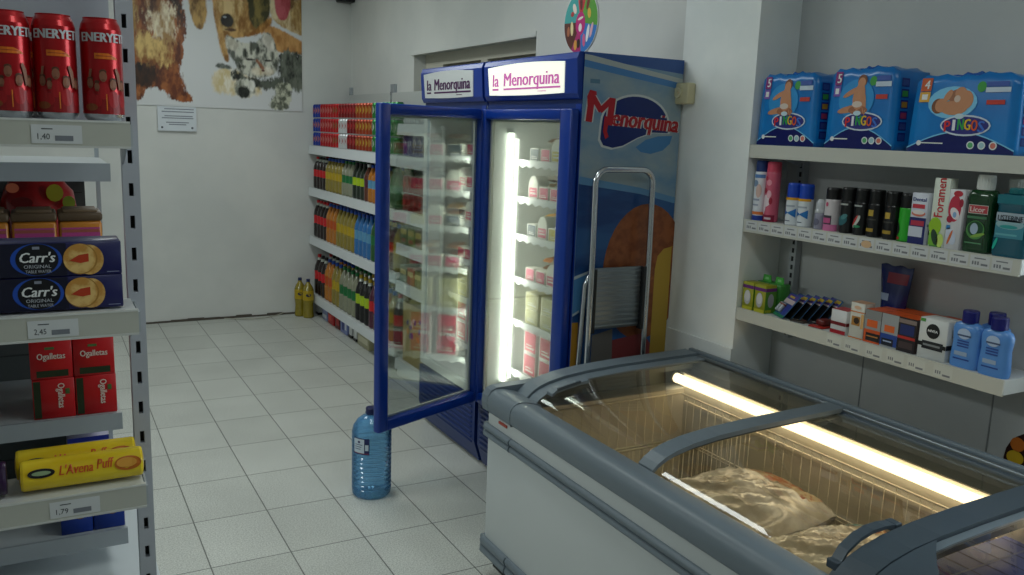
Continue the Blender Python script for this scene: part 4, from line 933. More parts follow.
# nappy packs
def nappies(y0, y1, h, label, lying, sz):
    t = thing('nappy_pack', label, 'nappy pack', (2.342, (y0+y1)/2, AZ[2]+.0005), 0, 'nappy packs on the top alcove shelf'); w_ = y1-y0; dp = .150
    bm = bmesh.new(); bmesh.ops.create_cube(bm, size=1); bmesh.ops.subdivide_edges(bm, edges=bm.edges[:], cuts=9, use_grid_fill=True)
    r4 = random.Random(sz)
    for v in bm.verts:
        x, y, z = v.co; ex = 1-(2*abs(x))**6*.03; 
        tz = (z+.5)
        puff = .006*max(0, 1-(2*y)**2)*max(0, 1-(2*z)**2)
        X = (x+.5)*dp-(puff if x < 0 else -puff)
        rd = .985 if abs(y) > .49 and abs(x) > .49 else 1
        taper = 1-.05*tz**2
        wr = .004*math.sin(31*y+9*x)*tz**6+.004*math.sin(53*y+5)*tz**8
        Z = tz*(h-.012*(abs(2*y))**4)+wr
        v.co = Vector((X+.004*tz, y*w_*rd*taper, max(0, Z)))
    bm.verts.index_update()
    BL = two_tone('nappy_film', '#0c70bc', '#1480cc', 5, rough=.28); NV = M('#0b1862', .3)
    q = MB(); q.bm(bm, BL, True)
    # crimped top seam
    pts = [(-w_*.30+w_*.60*k/14, h-.004+.012*math.sin(math.pi*k/14)+.004*math.sin(2.3*k)) for k in range(15)]
    q.prism(pts+[(w_*.3, h-.012), (-w_*.3, h-.012)], 'x', .045, .05, M('#1c5aa8', .25)); 
    bag = q.obj('bag', t)
    q = MB()
    def fn(u, v, d):   # follows the front of the pack; u from its left edge
        y = .5-u/w_; z = v/h-.5
        puff = .006*max(0, 1-(2*y)**2)*max(0, 1-(2*z)**2)
        return (-puff-.0016-d+.004*(v/h), y*w_*(1-.05*(v/h)**2), v)
    pr = Print(q, (0, 0, 0), (0, -1, 0), (0, 0, 1), fn=fn)
    n_ = 12; top = [(w_*(.0+1.0*k/n_), h*(.05+.22*math.sin(math.pi*min(1, max(0, (k/n_)))))**1) for k in range(n_+1)]
    for k in range(n_):
        pr.poly([(top[k][0], .003), (top[k+1][0], .003), top[k+1], top[k]], NV, 1)
        pr.poly([(top[k][0], top[k][1]), (top[k+1][0], top[k+1][1]), (top[k+1][0], top[k+1][1]+.004), (top[k][0], top[k][1]+.004)], M('#7ac4ea', .4), 1)
    sk = M('#c68a64', .5); skd = M('#a0684a', .5); hr = M('#7a4a30', .5); gl_ = M('#7cc6ec', .5)
    def be(u, v, ru, rv, m, l=1, n=20, rot=0): k = .84; pr.ell(U+(u-U)*k, V_+(v-V_)*k, ru*k, rv*k, m, l, n, rot)
    if lying:
        U, V_ = w_*.40, h*.65
        be(U, V_, .095, .055, gl_, 2)
        be(U-.052, V_-.012, .026, .026, hr, 4); be(U-.040, V_-.010, .024, .024, sk, 5); be(U+.01, V_-.018, .052, .025, sk, 4); be(U+.05, V_+.008, .03, .032, sk, 4); be(U+.01, V_+.025, .03, .018, skd, 4, rot=.4); be(U+.03, V_+.032, .022, .02, sk, 5); be(U-.018, V_+.022, .024, .012, sk, 5, rot=1.0); be(U+.02, V_+.012, .012, .012, M('#d8c0b0', .5), 6)
    else:
        U, V_ = w_*.46, h*.655
        be(U-.01, V_-.01, .085, .075, M('#2a90d2', .4), 2)
        be(U+.012, V_+.058, .022, .024, hr, 4); be(U+.010, V_+.050, .018, .021, sk, 5)
        be(U+.004, V_+.0, .028, .05, sk, 4, rot=-.12); be(U-.035, V_+.016, .042, .010, sk, 4, rot=.45); be(U+.03, V_-.022, .010, .048, sk, 4, rot=.15)
        be(U-.035, V_-.048, .06, .013, sk, 4, rot=.18); be(U+.005, V_-.052, .045, .017, skd, 4); be(U, V_-.03, .024, .012, M('#d8c8bc', .5), 5)
    # name in coloured letters on a white bordered navy band
    NU, NVv = w_*.55, h*.27
    pr.ell(NU, NVv+.020, .078, .030, M('#d0dce8', .45), 3); pr.ell(NU, NVv+.020, .073, .025, M('#2a2c80', .45), 4)
    for k, (ch, c) in enumerate(zip('PINGOS', ('#d82c2c', '#e8e8f0', '#2ca048', '#e8c020', '#e05a20', '#3a70d0'))):
        pr.text(ch, NU-.063+.021*k+(.005 if ch == 'I' else 0), NVv+.002+.006*math.sin(math.pi*k/5), .031, M(c, .45), 6, w=(.007 if ch == 'I' else .018), bold=.0013)
    pr.ell(NU-.02, NVv+.046, .015, .008, M('#c4dce8', .45), 5)
    pr.rect(w_*.13, h*.12, w_*.36, h*.135, WHT, 3, 3); pr.ell(w_*.12, h*.125, .008, .008, WHT, 3)
    for k, c in enumerate(('#58b070', '#a8d0d8', '#d87a6a')): pr.ell(w_*(.62+.10*k), h*.115, .0115, .0115, M('#dfe6ea', .5), 4); pr.ell(w_*(.62+.10*k), h*.115, .008, .008, M(c, .5), 5)
    pr.ell(w_*.66, h*.84, .014, .015, M('#3a9a40', .5), 3); pr.rect(w_*.70, h*.84, w_*.90, h*.90, M('#3a58a8', .5), 3, 3); pr.rect(w_*.70, h*.77, w_*.92, h*.83, M('#c4d4e4', .5), 4, 3)
    pr.rect(w_*.72, h*.62, w_*.88, h*.675, M('#c0392e', .5), 3, 3)
    bc = '#c85a2c' if lying else '#8a2c78'
    pr.rect(w_*.06, h*.80, w_*.17, h*.97, M(bc, .5), 3, 2); pr.rect(w_*.06, h*.66, w_*.17, h*.79, M('#e0a83c' if lying else '#7a5ab0', .5), 3, 2)
    pr.text('4' if lying else '5', w_*.10, h*.83, h*.11, WHT, 5, bold=.001); pr.rect(w_*.085, h*.69, w_*.145, h*.76, WHT, 4, 2)
    q.obj('front_print', bag)
    q = MB(); pr = Print(q, (0, 0, 0), (1, 0, 0), (0, 0, 1), fn=lambda u, v, d: (u, -w_/2*(1-.05*(v/h)**2)-.0012-d, v))
    for k, c in enumerate(('#2a4a90', '#3a4a8a', '#a83a5a', '#b8862c', '#3a9a40', '#2a4a90')): pr.rect(.02, h*(.12+.13*k), .055, h*(.22+.13*k), M('#14247e', .4), 1); pr.rect(.024, h*(.13+.13*k), .051, h*(.20+.13*k), M(c, .45), 2)
    q.obj('side_print', bag)
nappies(2.127, 2.396, .252, 'left blue nappy pack with sitting baby, against the pillar', False, 1)
nappies(1.815, 2.080, .258, 'middle blue nappy pack with sitting baby, taller than its neighbours', False, 2)
nappies(1.425, 1.760, .225, 'wide blue nappy pack with a baby lying on its back', True, 3)

# toiletries on the middle shelf
ZM = AZ[1]+.0005; ZL = AZ[0]+.0005
def cyl_print(q, r, cx=0, cy=0, face=math.pi): 
    # u runs left to right as seen from the aisle (looking towards +x)
    return Print(q, (0, 0, 0), (1, 0, 0), (0, 0, 1), fn=lambda u, v, d: (cx+(r+d+.0006)*math.cos(face+u/r), cy+(r+d+.0006)*math.sin(face+u/r), v), du=r*.2)
def spray(loc, label, h, r, base, capc, caph, prints, group=None, cat='spray can', name='spray_can', shoulder=True):
    t = thing(name, label, cat, loc, 0, group)
    q = MB(); hb = h-caph
    q.lathe([(r*.9, 0), (r, .004), (r, hb-.006), (r*.92, hb)], (0, 0, 0), M(base, .3, coat=.3), 20)
    pr = cyl_print(q, r)
    for p in prints:
        if p[0] == 'r': pr.rect(p[1]*r, p[2]*hb, p[3]*r, p[4]*hb, M(p[5], .4), p[6] if len(p) > 6 else 1, 8)
        if p[0] == 'e': pr.ell(p[1]*r, p[2]*hb, p[3]*r, p[4]*hb, M(p[5], .4), p[6] if len(p) > 6 else 2, 14, p[7] if len(p) > 7 else 0)
        if p[0] == 'p': pr.poly([(a*r, c*hb) for a, c in p[1]], M(p[2], .4), p[3] if len(p) > 3 else 2)
        if p[0] == 't': pr.text(p[1], p[2]*r, p[3]*hb, p[4]*hb, M(p[5], .4), 4, w=p[6]*r, center=True)
    q.obj('can_body', t)
    q = MB(); q.lathe([(r*.96, hb-.004), (r*.96, h-.006), (r*.85, h), (0, h)], (0, 0, 0), M(capc, .4), 20); q.obj('cap', t)
    return t
spray((2.372, 2.382, ZM), 'tall white spray can with navy cap, first on the left by the pillar', .222, .0265, '#dfe3ea', '#12306c', .038, [('r', -1.3, .0, 1.3, .1, '#1c3c9a'), ('r', -1.3, .12, 1.3, .18, '#e07a3c'), ('r', -1.3, .86, 1.2, .93, '#5a86c0'), ('e', .4, .6, .4, .14, '#d8b8b0'), ('e', -.2, .75, .5, .07, '#8098b8'), ('r', -.6, .3, .5, .33, '#a0a8c0'), ('r', -.6, .4, .6, .44, '#a0a8c0')], 'tall spray cans by the pillar')
spray((2.374, 2.327, ZM), 'tall pink floral spray can beside the white one', .220, .0265, '#d4607a', '#d04a64', .035, [('e', -.1, .42, .7, .12, '#ecd8de', 1), ('r', -1.3, 0, 1.3, .14, '#8a1038'), ('e', -.5, .32, .45, .17, '#e8d4dc'), ('e', .3, .55, .35, .08, '#eab4c0'), ('e', -.4, .62, .4, .06, '#a02038'), ('e', .2, .78, .4, .06, '#e898a8'), ('e', -.3, .86, .3, .05, '#b83048'), ('e', .6, .42, .25, .07, '#b02840'), ('r', -.2, .05, .8, .09, '#d8c8d0', 2)], 'tall spray cans by the pillar')
for k, (y, l) in enumerate(((2.222, 'left of two white deodorant cans with blue caps and yellow bands'), (2.166, 'right of two white deodorant cans with blue caps and yellow bands'))):
    spray((2.376, y, ZM), l, .150, .0262, '#dfe4e8', '#1a48b8', .05, [('r', -1.4, .9, 1.4, .99, '#e0a01c'), ('p', [(-1.1, .28), (.1, .44), (-1.1, .60)], '#2a6ab0'), ('p', [(1.1, .28), (-.1, .44), (1.1, .60)], '#2a78c0', 3), ('r', -.4, .14, .4, .17, '#4a5a70'), ('r', -.9, .66, .9, .72, '#aab4c0')], 'white deodorant cans with blue caps')
t = thing('roll_on_bottle', 'small clear roll-on bottle left of the pink one with black cap', 'deodorant', (2.372, 2.094, ZM)); r = .0185
q = MB(); q.lathe([(r*.9, 0), (r, .004), (r, .05), (r*.9, .056)], (0, 0, 0), M('#9a9aac', .2, coat=.5), 16); pr = cyl_print(q, r); pr.ell(0, .025, .012, .012, M('#6a6a80', .4), 2); q.obj('bottle_body', t)
q = MB(); q.lathe([(r*1.02, .056), (r*1.02, .064), (r*.9, .068), (r*.9, .09), (r*.5, .103), (0, .104)], (0, 0, 0), M('#c4c8cc', .25, coat=.5), 16); q.obj('cap', t)
spray((2.376, 2.045, ZM), 'white and pink deodorant can with black cap', .146, .027, '#d4cdd0', '#141214', .036, [('r', -1.4, 0, 1.4, .2, '#d878a8'), ('r', -1.1, .2, .6, .48, '#3c3a44'), ('r', -.9, .24, .5, .40, '#c8588c', 2), ('e', -.1, .82, .2, .07, '#c8587a', 2)])
for k, (y, dec, l) in enumerate(((1.981, [('e', -.1, .38, .8, .14, '#2f6a72', 2, .6), ('e', .2, .5, .5, .07, '#4f8a8c', 3, .6), ('t', 'axo', 0, .84, .07, '#b8c0bc', 1.1)], 'black deodorant can with teal swirl, left of the four black cans'), (1.925, [('e', .0, .4, .3, .22, '#c8ccc4', 2, -.5), ('e', -.2, .42, .16, .2, '#b83a34', 3, -.5), ('e', .1, .26, .5, .04, '#2f8a5c', 3), ('t', 'axo', 0, .84, .07, '#b8c0bc', 1.1)], 'black deodorant can with red, white and green slash'),
    (1.871, [('r', -.35, .62, .35, .8, '#b89a3c'), ('r', -.6, .16, .5, .26, '#a88a30'), ('r', -.7, .5, .7, .54, '#44423c')], 'black deodorant can with gold emblem, left of the gold pair'), (1.808, [('r', -.35, .60, .35, .78, '#c0a044'), ('r', -.6, .16, .6, .26, '#a88a30'), ('r', -.7, .48, .7, .52, '#44423c')], 'black deodorant can with gold emblem, beside the lime green one'))):
    dec = [d for d in dec if d[0] != 't']+[('r', -.8, .85, .6, .90, '#a8aeac')]*(1 if k < 2 else 0)
    spray((2.376, y, ZM), l, .152, .0258, '#0e0f11', '#0a0b0c', .042, dec, 'black deodorant cans')
spray((2.376, 1.754, ZM), 'lime green deodorant can with black cap and black swirl', .150, .025, '#2fae2c', '#0c0d0e', .042, [('e', -.9, .36, .7, .22, '#15181a', 2), ('e', -.4, .10, .3, .05, '#a83a2c', 3), ('r', -1.2, .0, 1.2, .03, '#1e7a20', 1)])
spray((2.432, 1.715, ZM), 'black deodorant can behind the navy and white toothpaste box', .152, .0258, '#0e0f11', '#0a0b0c', .042, [], 'black deodorant cans')
def carton_box(loc, label, sx, sy, sz, base, prints, cat='box', name='toothpaste_box', group=None, top=None, side=None, rotz=0):
    q = MB(); q.rbox(0, sx, -sy/2, sy/2, 0, sz, M(base, .4), .0012, 1)
    pr = Print(q, (-.0002, sy/2, 0), (0, -1, 0), (0, 0, 1)); pr2 = Print(q, (0, -sy/2-.0002, 0), (1, 0, 0), (0, 0, 1)); pr3 = Print(q, (0, sy/2, sz+.0002), (0, -1, 0), (1, 0, 0))
    if top: pr3.rect(0, 0, sy, sx, M(top, .4), 1)
    if side: pr2.rect(0, 0, sx, sz, M(side, .4), 1)
    for p in prints:
        P = pr2 if p[0].isupper() else pr; W = sx if p[0].isupper() else sy; k = p[0].lower()
        if k == 'r': P.rect(p[1]*W, p[2]*sz, p[3]*W, p[4]*sz, M(p[5], .45), p[6] if len(p) > 6 else 2)
        if k == 'e': P.ell(p[1]*W, p[2]*sz, p[3]*W, p[4]*sz, M(p[5], .45), p[6] if len(p) > 6 else 3, 18, p[7] if len(p) > 7 else 0)
        if k == 't': P.text(p[1], p[2]*W, p[3]*sz, p[4]*sz, M(p[5], .5), 5, w=p[6]*W, rot=p[7] if len(p) > 7 else 0, center=p[8] if len(p) > 8 else True, bold=.0006)
    o = q.obj(name, None, loc); o.rotation_euler = (0, 0, rotz)
    return setp(o, label, cat, group)
carton_box((2.352, 1.700, ZM), 'navy and white toothpaste box standing upright with red smile band', .05, .056, .156, '#d4d8e4', [('r', 0, .0, 1, .52, '#1c2466'), ('r', .0, .14, .85, .34, '#d0d4e0', 3), ('E', .6, .24, .3, .09, '#23263a'), ('r', .1, .36, .9, .46, '#b83048', 3), ('r', .1, .70, .85, .78, '#c83a48', 3), ('e', .5, .60, .42, .06, '#d87a64'), ('e', .5, .62, .36, .04, '#e8e0dc', 4), ('t', 'Dental', .5, .84, .07, '#4a5488', .8), ('R', .1, .35, .9, .40, '#7a80a0')], 'toothpaste', 'toothpaste_box')
carton_box((2.352, 1.632, ZM), 'tall white and lime green toothpaste box with red vertical lettering', .035, .052, .205, '#dfe6d8', [('t', 'Foramen', .74, .44, .14, '#c83038', 2.2, math.pi/2, False), ('e', .35, .30, .4, .13, '#9cc82c'), ('r', .02, .02, .7, .2, '#7ab83a'), ('e', .4, .14, .2, .12, '#23402a', 4, .3), ('e', .75, .10, .22, .1, '#c8e070', 4), ('r', .1, .0, .9, .02, '#4a8a3a', 3)], 'toothpaste')
carton_box((2.346, 1.577, ZM), 'white toothpaste box with red flower print', .04, .048, .176, '#dcdce0', [('e', .45, .68, .42, .22, '#c0304a', 2), ('e', .5, .60, .26, .11, '#ece4e8', 4, .6), ('e', .5, .58, .12, .05, '#8ab0d8', 5), ('e', .58, .93, .3, .05, '#b82c3c', 3), ('e', .85, .78, .14, .07, '#a02038', 3), ('e', .2, .5, .2, .06, '#a8243c', 3), ('r', .05, .33, .3, .40, '#3a8ac8', 3), ('e', .4, .22, .28, .15, '#cfd8ea', 3, .4), ('e', .35, .20, .08, .13, '#d8703c', 4, -.3), ('R', .2, .1, .8, .9, '#b8b4b8')], 'toothpaste')
def mouthwash(loc, label, w_, dp, h, body, capc, caph, capw, prints):
    t = thing('mouthwash_bottle', label, 'mouthwash', loc); q = MB(); hb = h-caph
    def sec(f, z, n=24):
        o = []
        for k in range(n):
            a = 2*math.pi*k/n; c, s_ = math.cos(a), math.sin(a)
            o.append((math.copysign(abs(c)**.45, c)*dp/2*f, math.copysign(abs(s_)**.45, s_)*w_/2*f, z))
        return o
    S = [(.94, 0), (1, .008), (1, hb*.30), (.93, hb*.34), (.93, hb*.80), (1, hb*.84), (.97, hb*.92), (.78, hb*.99), (.45, hb)]
    vs = []; n = 24
    for f, z in S: vs += sec(f, z)
    m = M(body, .1, coat=.6); fs = [(i*n+k, i*n+(k+1) % n, (i+1)*n+(k+1) % n, (i+1)*n+k) for i in range(len(S)-1) for k in range(n)]
    q.add(vs, fs, m, True); q.add(vs, [tuple(range(n))[::-1], tuple(range((len(S)-1)*n, len(S)*n))], m)
    q.obj('bottle_body', t)
    q = MB(); q.lathe([(capw, hb), (capw, h-.004), (capw*.92, h), (0, h)], (0, 0, 0), M(capc, .4), 20)
    for k in range(20): a = 2*math.pi*k/20; q.box(capw*math.cos(a)-.001, capw*math.cos(a)+.001, capw*math.sin(a)-.001, capw*math.sin(a)+.001, hb+.004, h-.008, M(capc, .4))
    q.obj('cap', t)
    q = MB(); pr = Print(q, (-dp/2*.96-.001, w_/2*.9, 0), (0, -1, 0), (0, 0, 1)); W = w_*.9
    for p in prints:
        if p[0] == 'r': pr.rect(p[1]*W, p[2]*hb, p[3]*W, p[4]*hb, M(p[5], .4), p[6] if len(p) > 6 else 1)
        if p[0] == 'e': pr.ell(p[1]*W, p[2]*hb, p[3]*W, p[4]*hb, M(p[5], .4), p[6] if len(p) > 6 else 2, 20, p[7] if len(p) > 7 else 0)
        if p[0] == 't': pr.text(p[1], p[2]*W, p[3]*hb, p[4]*hb, M(p[5], .4), 5, w=p[6]*W, center=True, bold=.0005)
    q.obj('label', t)
mouthwash((2.376, 1.512, ZM), 'dark green mouthwash bottle with white cap', .082, .05, .222, '#0d3c1c', '#d8dcd8', .042, .023, [('r', .12, .62, .92, .76, '#c8ccc4'), ('r', .14, .63, .90, .75, '#b84048', 2), ('t', 'Licor', .5, .65, .08, '#e4dcd8', .6), ('r', .1, .54, .9, .58, '#4a7a58'), ('e', .5, .36, .38, .15, '#4f8a48'), ('e', .5, .38, .32, .12, '#164a28', 3), ('e', .45, .38, .16, .09, '#a8bcd0', 4), ('e', .62, .28, .3, .025, '#8ab04a', 4, .3), ('r', .12, .14, .8, .16, '#5a8a64')])
mouthwash((2.440, 1.462, ZM), 'green mouthwash bottle with white cap standing behind the front one', .07, .045, .214, '#1c4c2c', '#c8ccc8', .04, .021, [])
mouthwash((2.376, 1.415, ZM), 'teal mouthwash bottle at the right end of the middle shelf', .096, .055, .192, '#0a5468', '#0f6a70', .016, .024, [('r', .02, .84, 1, .98, '#0f6f7c'), ('r', .06, .30, 1.0, .70, '#3f8a9c'), ('r', .06, .56, 1.0, .70, '#a8b8c4', 2), ('t', 'LISTERINE', .53, .58, .08, '#23303c', .82), ('e', .53, .52, .46, .08, '#8fb4bc', 2), ('e', .5, .48, .3, .03, '#2c9a98', 3), ('r', .1, .34, .8, .37, '#6ab0b8', 2), ('e', .12, .2, .05, .1, '#18b8a0', 2, -.3)])

# lower shelf
def bulb_box(loc, label):
    t = carton_box(loc, label, .055, .056, .105, '#9ea028', [('r', 0, .78, 1, .90, '#6a2c7a'), ('r', 0, .9, 1, 1, '#a8ac38'), ('e', .48, .45, .3, .27, '#b8b8bc', 3), ('e', .48, .50, .24, .2, '#d0d0d4', 4), ('r', .05, .0, .95, .12, '#bcb82e'), ('R', 0, .78, 1, .90, '#6a2c7a'), ('R', 0, 0, 1, .78, '#54902c', 1), ('E', .5, .45, .28, .25, '#a8a8ac', 3), ('R', .05, .03, .6, .12, '#b0b830')], 'light bulb box', 'light_bulb_box', 'light bulb boxes')
    return t
bulb_box((2.345, 2.378, ZL), 'left green light bulb box at the pillar end of the lower shelf')
bulb_box((2.345, 2.315, ZL), 'right green light bulb box beside the blister packs')
for y, l in ((2.372, 'dark green light bulb box behind the left front one'), (2.308, 'bright green light bulb box behind the right front one')):
    q = MB(); q.rbox(0, .05, -.028, .028, 0, .105, M('#3f8a3a', .4), .0015, 1); q.prism([(-.022, .105), (.022, .105), (.018, .13), (-.018, .13)], 'x', .02, .023, M('#4fae4a', .4)); q.prism([(-.010, .112), (.010, .112), (.008, .122), (-.008, .122)], 'x', .0195, .0235, M('#8fd08c', .4))
    setp(q.obj('light_bulb_box', None, (2.412, y, ZL)), l, 'light bulb box', 'light bulb boxes')
for k in range(6):
    q = MB(); q.rbox(0, .004, -.045, .045, 0, .105, M('#2a5a8a', .3), .002, 1)
    pr = Print(q, (-.0002, .045, 0), (0, -1, 0), (0, 0, 1)); pr.rect(.004, .078, .086, .1, M('#4a3a90', .4), 1); pr.rect(.02, .085, .06, .093, M('#c8a83c', .4), 2); pr.rect(.004, .06, .086, .078, M('#c8b8b8', .4), 1); pr.rect(.0, 0, .09, .012, M('#2a7a5a', .4), 1); pr.rect(.05, .012, .088, .06, M('#2c3c90', .4), 1)
    if k: pr.rect(.0, .0, .09, .072, BLACK, 3); pr.rect(.01, .03, .03, .05, M('#2a3a7a', .4), 4); pr.rect(.05, .088, .085, .1, M('#b89a30', .4), 3)
    for u in (() if k else (.018, .042)):
        q.lathe([(.003, .016), (.0085, .018), (.0085, .052), (.003, .056)], (-.006, .045-u, 0), M('#a8aeb4', .3, .5), 10); q.lathe([(.0088, .044), (.0088, .050)], (-.006, .045-u, 0), M('#8a4a3a', .4), 10)
    o = q.obj('blister_pack', None, (2.356+.016*k, 2.232-.024*k, ZL+.003)); o.rotation_euler = (0, math.radians(38), math.radians(-24))
    setp(o, f"{'frontmost' if k == 0 else ORD[k]+' from the front'} battery blister pack of the fanned row beside the bulb boxes", 'blister pack', 'fanned blister packs of batteries')
for k, (x, y, rz, c, l) in enumerate(((2.35, 2.135, .1, '#3a3430', 'flat dark card pack with silver strip lying in front of the battery packs'), (2.372, 2.09, -.08, '#23262c', 'flat black card pack lying right of the battery packs'), (2.345, 2.045, .06, '#a82c24', 'flat red card pack lying at the shelf edge beside the red and white box'))):
    q = MB(); q.rbox(0, .10, -.03, .03, 0, .006, M(c, .35), .002, 1); pr = Print(q, (0, .03, .006), (0, -1, 0), (1, 0, 0)); pr.rect(.015, .02, .026, .09, M('#b8b0a8', .35), 1); pr.rect(.036, .02, .05, .09, M('#5a2c26', .35), 1)
    if k == 2: q.rbox(.02, .07, -.02, .015, .006, .028, M('#6a2420', .3), .006)
    o = q.obj('card_pack', None, (x, y, ZL)); o.rotation_euler = (0, 0, rz); setp(o, l, 'card pack', 'flat card packs on the lower shelf')
carton_box((2.350, 1.952, ZL), 'short red and white medicine box left of the tall one', .06, .064, .082, '#dcdcdc', [('r', 0, .36, 1, .50, '#7a1c22'), ('r', 0, 0, 1, .16, '#a81c28'), ('R', 0, .36, 1, .5, '#7a1c22')], 'medicine box', 'medicine_box', None, '#b8323c')
carton_box((2.352, 1.881, ZL), 'tall white and orange medicine box with brown picture', .05, .056, .120, '#dcd8cc', [('r', 0, .73, 1, .76, '#d8803c'), ('r', 0, .0, 1, .03, '#d8803c'), ('e', .5, .87, .25, .05, '#e0b898'), ('r', .15, .36, .75, .62, '#b8823c'), ('e', .5, .5, .2, .09, '#3a2a20', 4), ('r', .8, .3, 1, .7, '#e0b070'), ('R', 0, .73, 1, .76, '#d8803c')], 'medicine box', 'medicine_box', None, '#c89a78')
for k, (y, pr_, l) in enumerate(((1.816, [('r', 0, .72, 1, 1, '#8a8c8c'), ('r', 0, 0, 1, .72, '#9a9c9c', 1), ('r', .15, .48, .8, .70, '#e0662c', 3), ('r', 0, .0, 1, .40, '#d85a28', 2), ('r', .15, .06, 1, .30, '#2a2624', 4), ('r', .2, .18, .9, .22, '#c8803c', 5)], 'orange and grey tube box with black lower band, left of three'),
    (1.752, [('r', 0, 0, 1, 1, '#a0a4a6', 1), ('r', .2, .46, .8, .66, '#e06a30', 3), ('r', 0, .05, 1, .40, '#2a4a98', 2), ('r', .1, .05, .8, .26, '#1e2430', 4), ('r', .2, .16, .7, .2, '#a8b4d0', 5)], 'orange topped grey box with blue lower band'),
    (1.689, [('r', 0, 0, 1, 1, '#2a2426', 1), ('r', 0, .84, 1, .96, '#8a7a74'), ('r', .1, .5, .9, .8, '#23306a'), ('r', 0, .38, 1, .46, '#c03028'), ('r', .1, .1, .9, .3, '#4a3a3a', 3)], 'orange topped dark box with red line, beside the white boxed razor'))):
    carton_box((2.350, y, ZL), l, .075, .062, .108, '#3a3030', pr_, 'box', 'ointment_box', 'orange topped boxes', '#d85a22')
    carton_box((2.428, y, ZL), l.split(',')[0]+' copy standing behind it', .07, .062, .108, '#3a3030', pr_, 'box', 'ointment_box', 'orange topped boxes', '#c8521e')
carton_box((2.427, 1.621, ZL), 'orange topped box behind the white and black one', .07, .066, .112, '#8a3a1c', [('r', 0, 0, 1, 1, '#5a3a30')], 'box', 'ointment_box', 'orange topped boxes', '#b84a1c')
carton_box((2.347, 1.599, ZL), 'white box with black round badge and black band', .07, .094, .124, '#dcdedc', [('e', .5, .70, .24, .185, '#17181a'), ('t', 'NIVEA', .5, .675, .06, '#e8e8e8', .34), ('r', 0, .30, 1, .40, '#17181a'), ('r', .15, .24, .9, .44, '#23252a', 3), ('r', .2, .32, .8, .37, '#8a8e90', 4), ('R', 0, .30, 1, .42, '#17181a'), ('r', .02, .90, .2, .98, '#58a048'), ('R', .3, .6, .8, .8, '#b8bab8')], 'box', 'cosmetic_box')
q = MB()   # dark blue refill pouch standing at the back
vs = []; W_ = .125; H_ = .165; n = 14
for s in (-1, 1):
    for j in range(n+1):
        for i in range(n+1):
            u, v = i/n*2-1, j/n
            th = .024*(1-u**4)*max(0, 1-v**1.5)
            vs.append((s*th+.001*s, -u*W_/2*(.72+.28*v), v*H_+.003*math.sin(7*u)*(v > .9)))
NVP = M('#101c58', .25, coat=.3); m2 = (n+1)**2
fs = [(j*(n+1)+i, j*(n+1)+i+1, (j+1)*(n+1)+i+1, (j+1)*(n+1)+i) for j in range(n) for i in range(n)]
q.add(vs, fs, NVP, True); q.add(vs, [tuple(m2+k for k in f[::-1]) for f in fs], NVP, True)
q.add([(v[0]-.0006, v[1], v[2]) for v in vs[:m2]], [f for f in fs if 9 <= f[0]//(n+1) <= 11 and 4 <= f[0] % (n+1) <= 12], M('#7a1c30', .3), True)
q.add([(v[0]-.0006, v[1], v[2]) for v in vs[:m2]], [f for f in fs if 4 <= f[0]//(n+1) <= 5 and 1 <= f[0] % (n+1) <= 5], M('#8a98b0', .3), True)
setp(q.obj('refill_pouch', None, (2.475, 1.842, ZL+.08)), 'dark blue pouch hanging at the back above the orange topped boxes', 'pouch')
def shampoo(loc, label):
    t = thing('shampoo_bottle', label, 'bottle', loc, 0, 'light blue bottles at the right end of the lower shelf'); q = MB(); n = 24
    S = [(.92, 0), (.98, .006), (1.0, .02), (.95, .05), (.90, .075), (.96, .10), (.98, .115), (.86, .128), (.52, .136)]
    vs = []
    for f, z in S:
        for k in range(n):
            a = 2*math.pi*k/n; c, s_ = math.cos(a), math.sin(a); vs.append((math.copysign(abs(c)**.7, c)*.021*min(1, f+.05), math.copysign(abs(s_)**.7, s_)*.046*f, z))
    m = M('#5a93da', .3, coat=.3); q.add(vs, [(i*n+k, i*n+(k+1) % n, (i+1)*n+(k+1) % n, (i+1)*n+k) for i in range(len(S)-1) for k in range(n)], m, True); q.add(vs, [tuple(range(n))[::-1], tuple(range((len(S)-1)*n, len(S)*n))], m)
    q.obj('bottle_body', t)
    q = MB(); q.lathe([(.0225, .134), (.0225, .166), (.021, .170), (0, .170)], (0, 0, 0), M('#14186c', .35), 20); q.obj('cap', t)
    q = MB(); pr = Print(q, (-.0219, .04, 0), (0, -1, 0), (0, 0, 1)); pr.ell(.04, .102, .02, .016, M('#b4c8e4', .4), 1); pr.rect(.02, .094, .062, .099, M('#4a5a80', .4), 2)
    for v in (.078, .07, .062): pr.rect(.022, v, .058, v+.004, M('#2a4a9a', .4), 1)
    pr.rect(.016, .036, .056, .048, M('#9ab0cc', .4), 1); pr.rect(.014, .024, .064, .028, M('#2a4a9a', .4), 1)
    q.obj('front_label', t); return t
s0 = shampoo((2.368, 1.500, ZL), 'light blue bottle with navy cap beside the white and black box')
dup(s0, (2.362, 1.408, ZL), 'light blue bottle with navy cap at the very end of the lower shelf')
dup(s0, (2.418, 1.452, ZL), 'light blue bottle with navy cap standing behind the front pair')

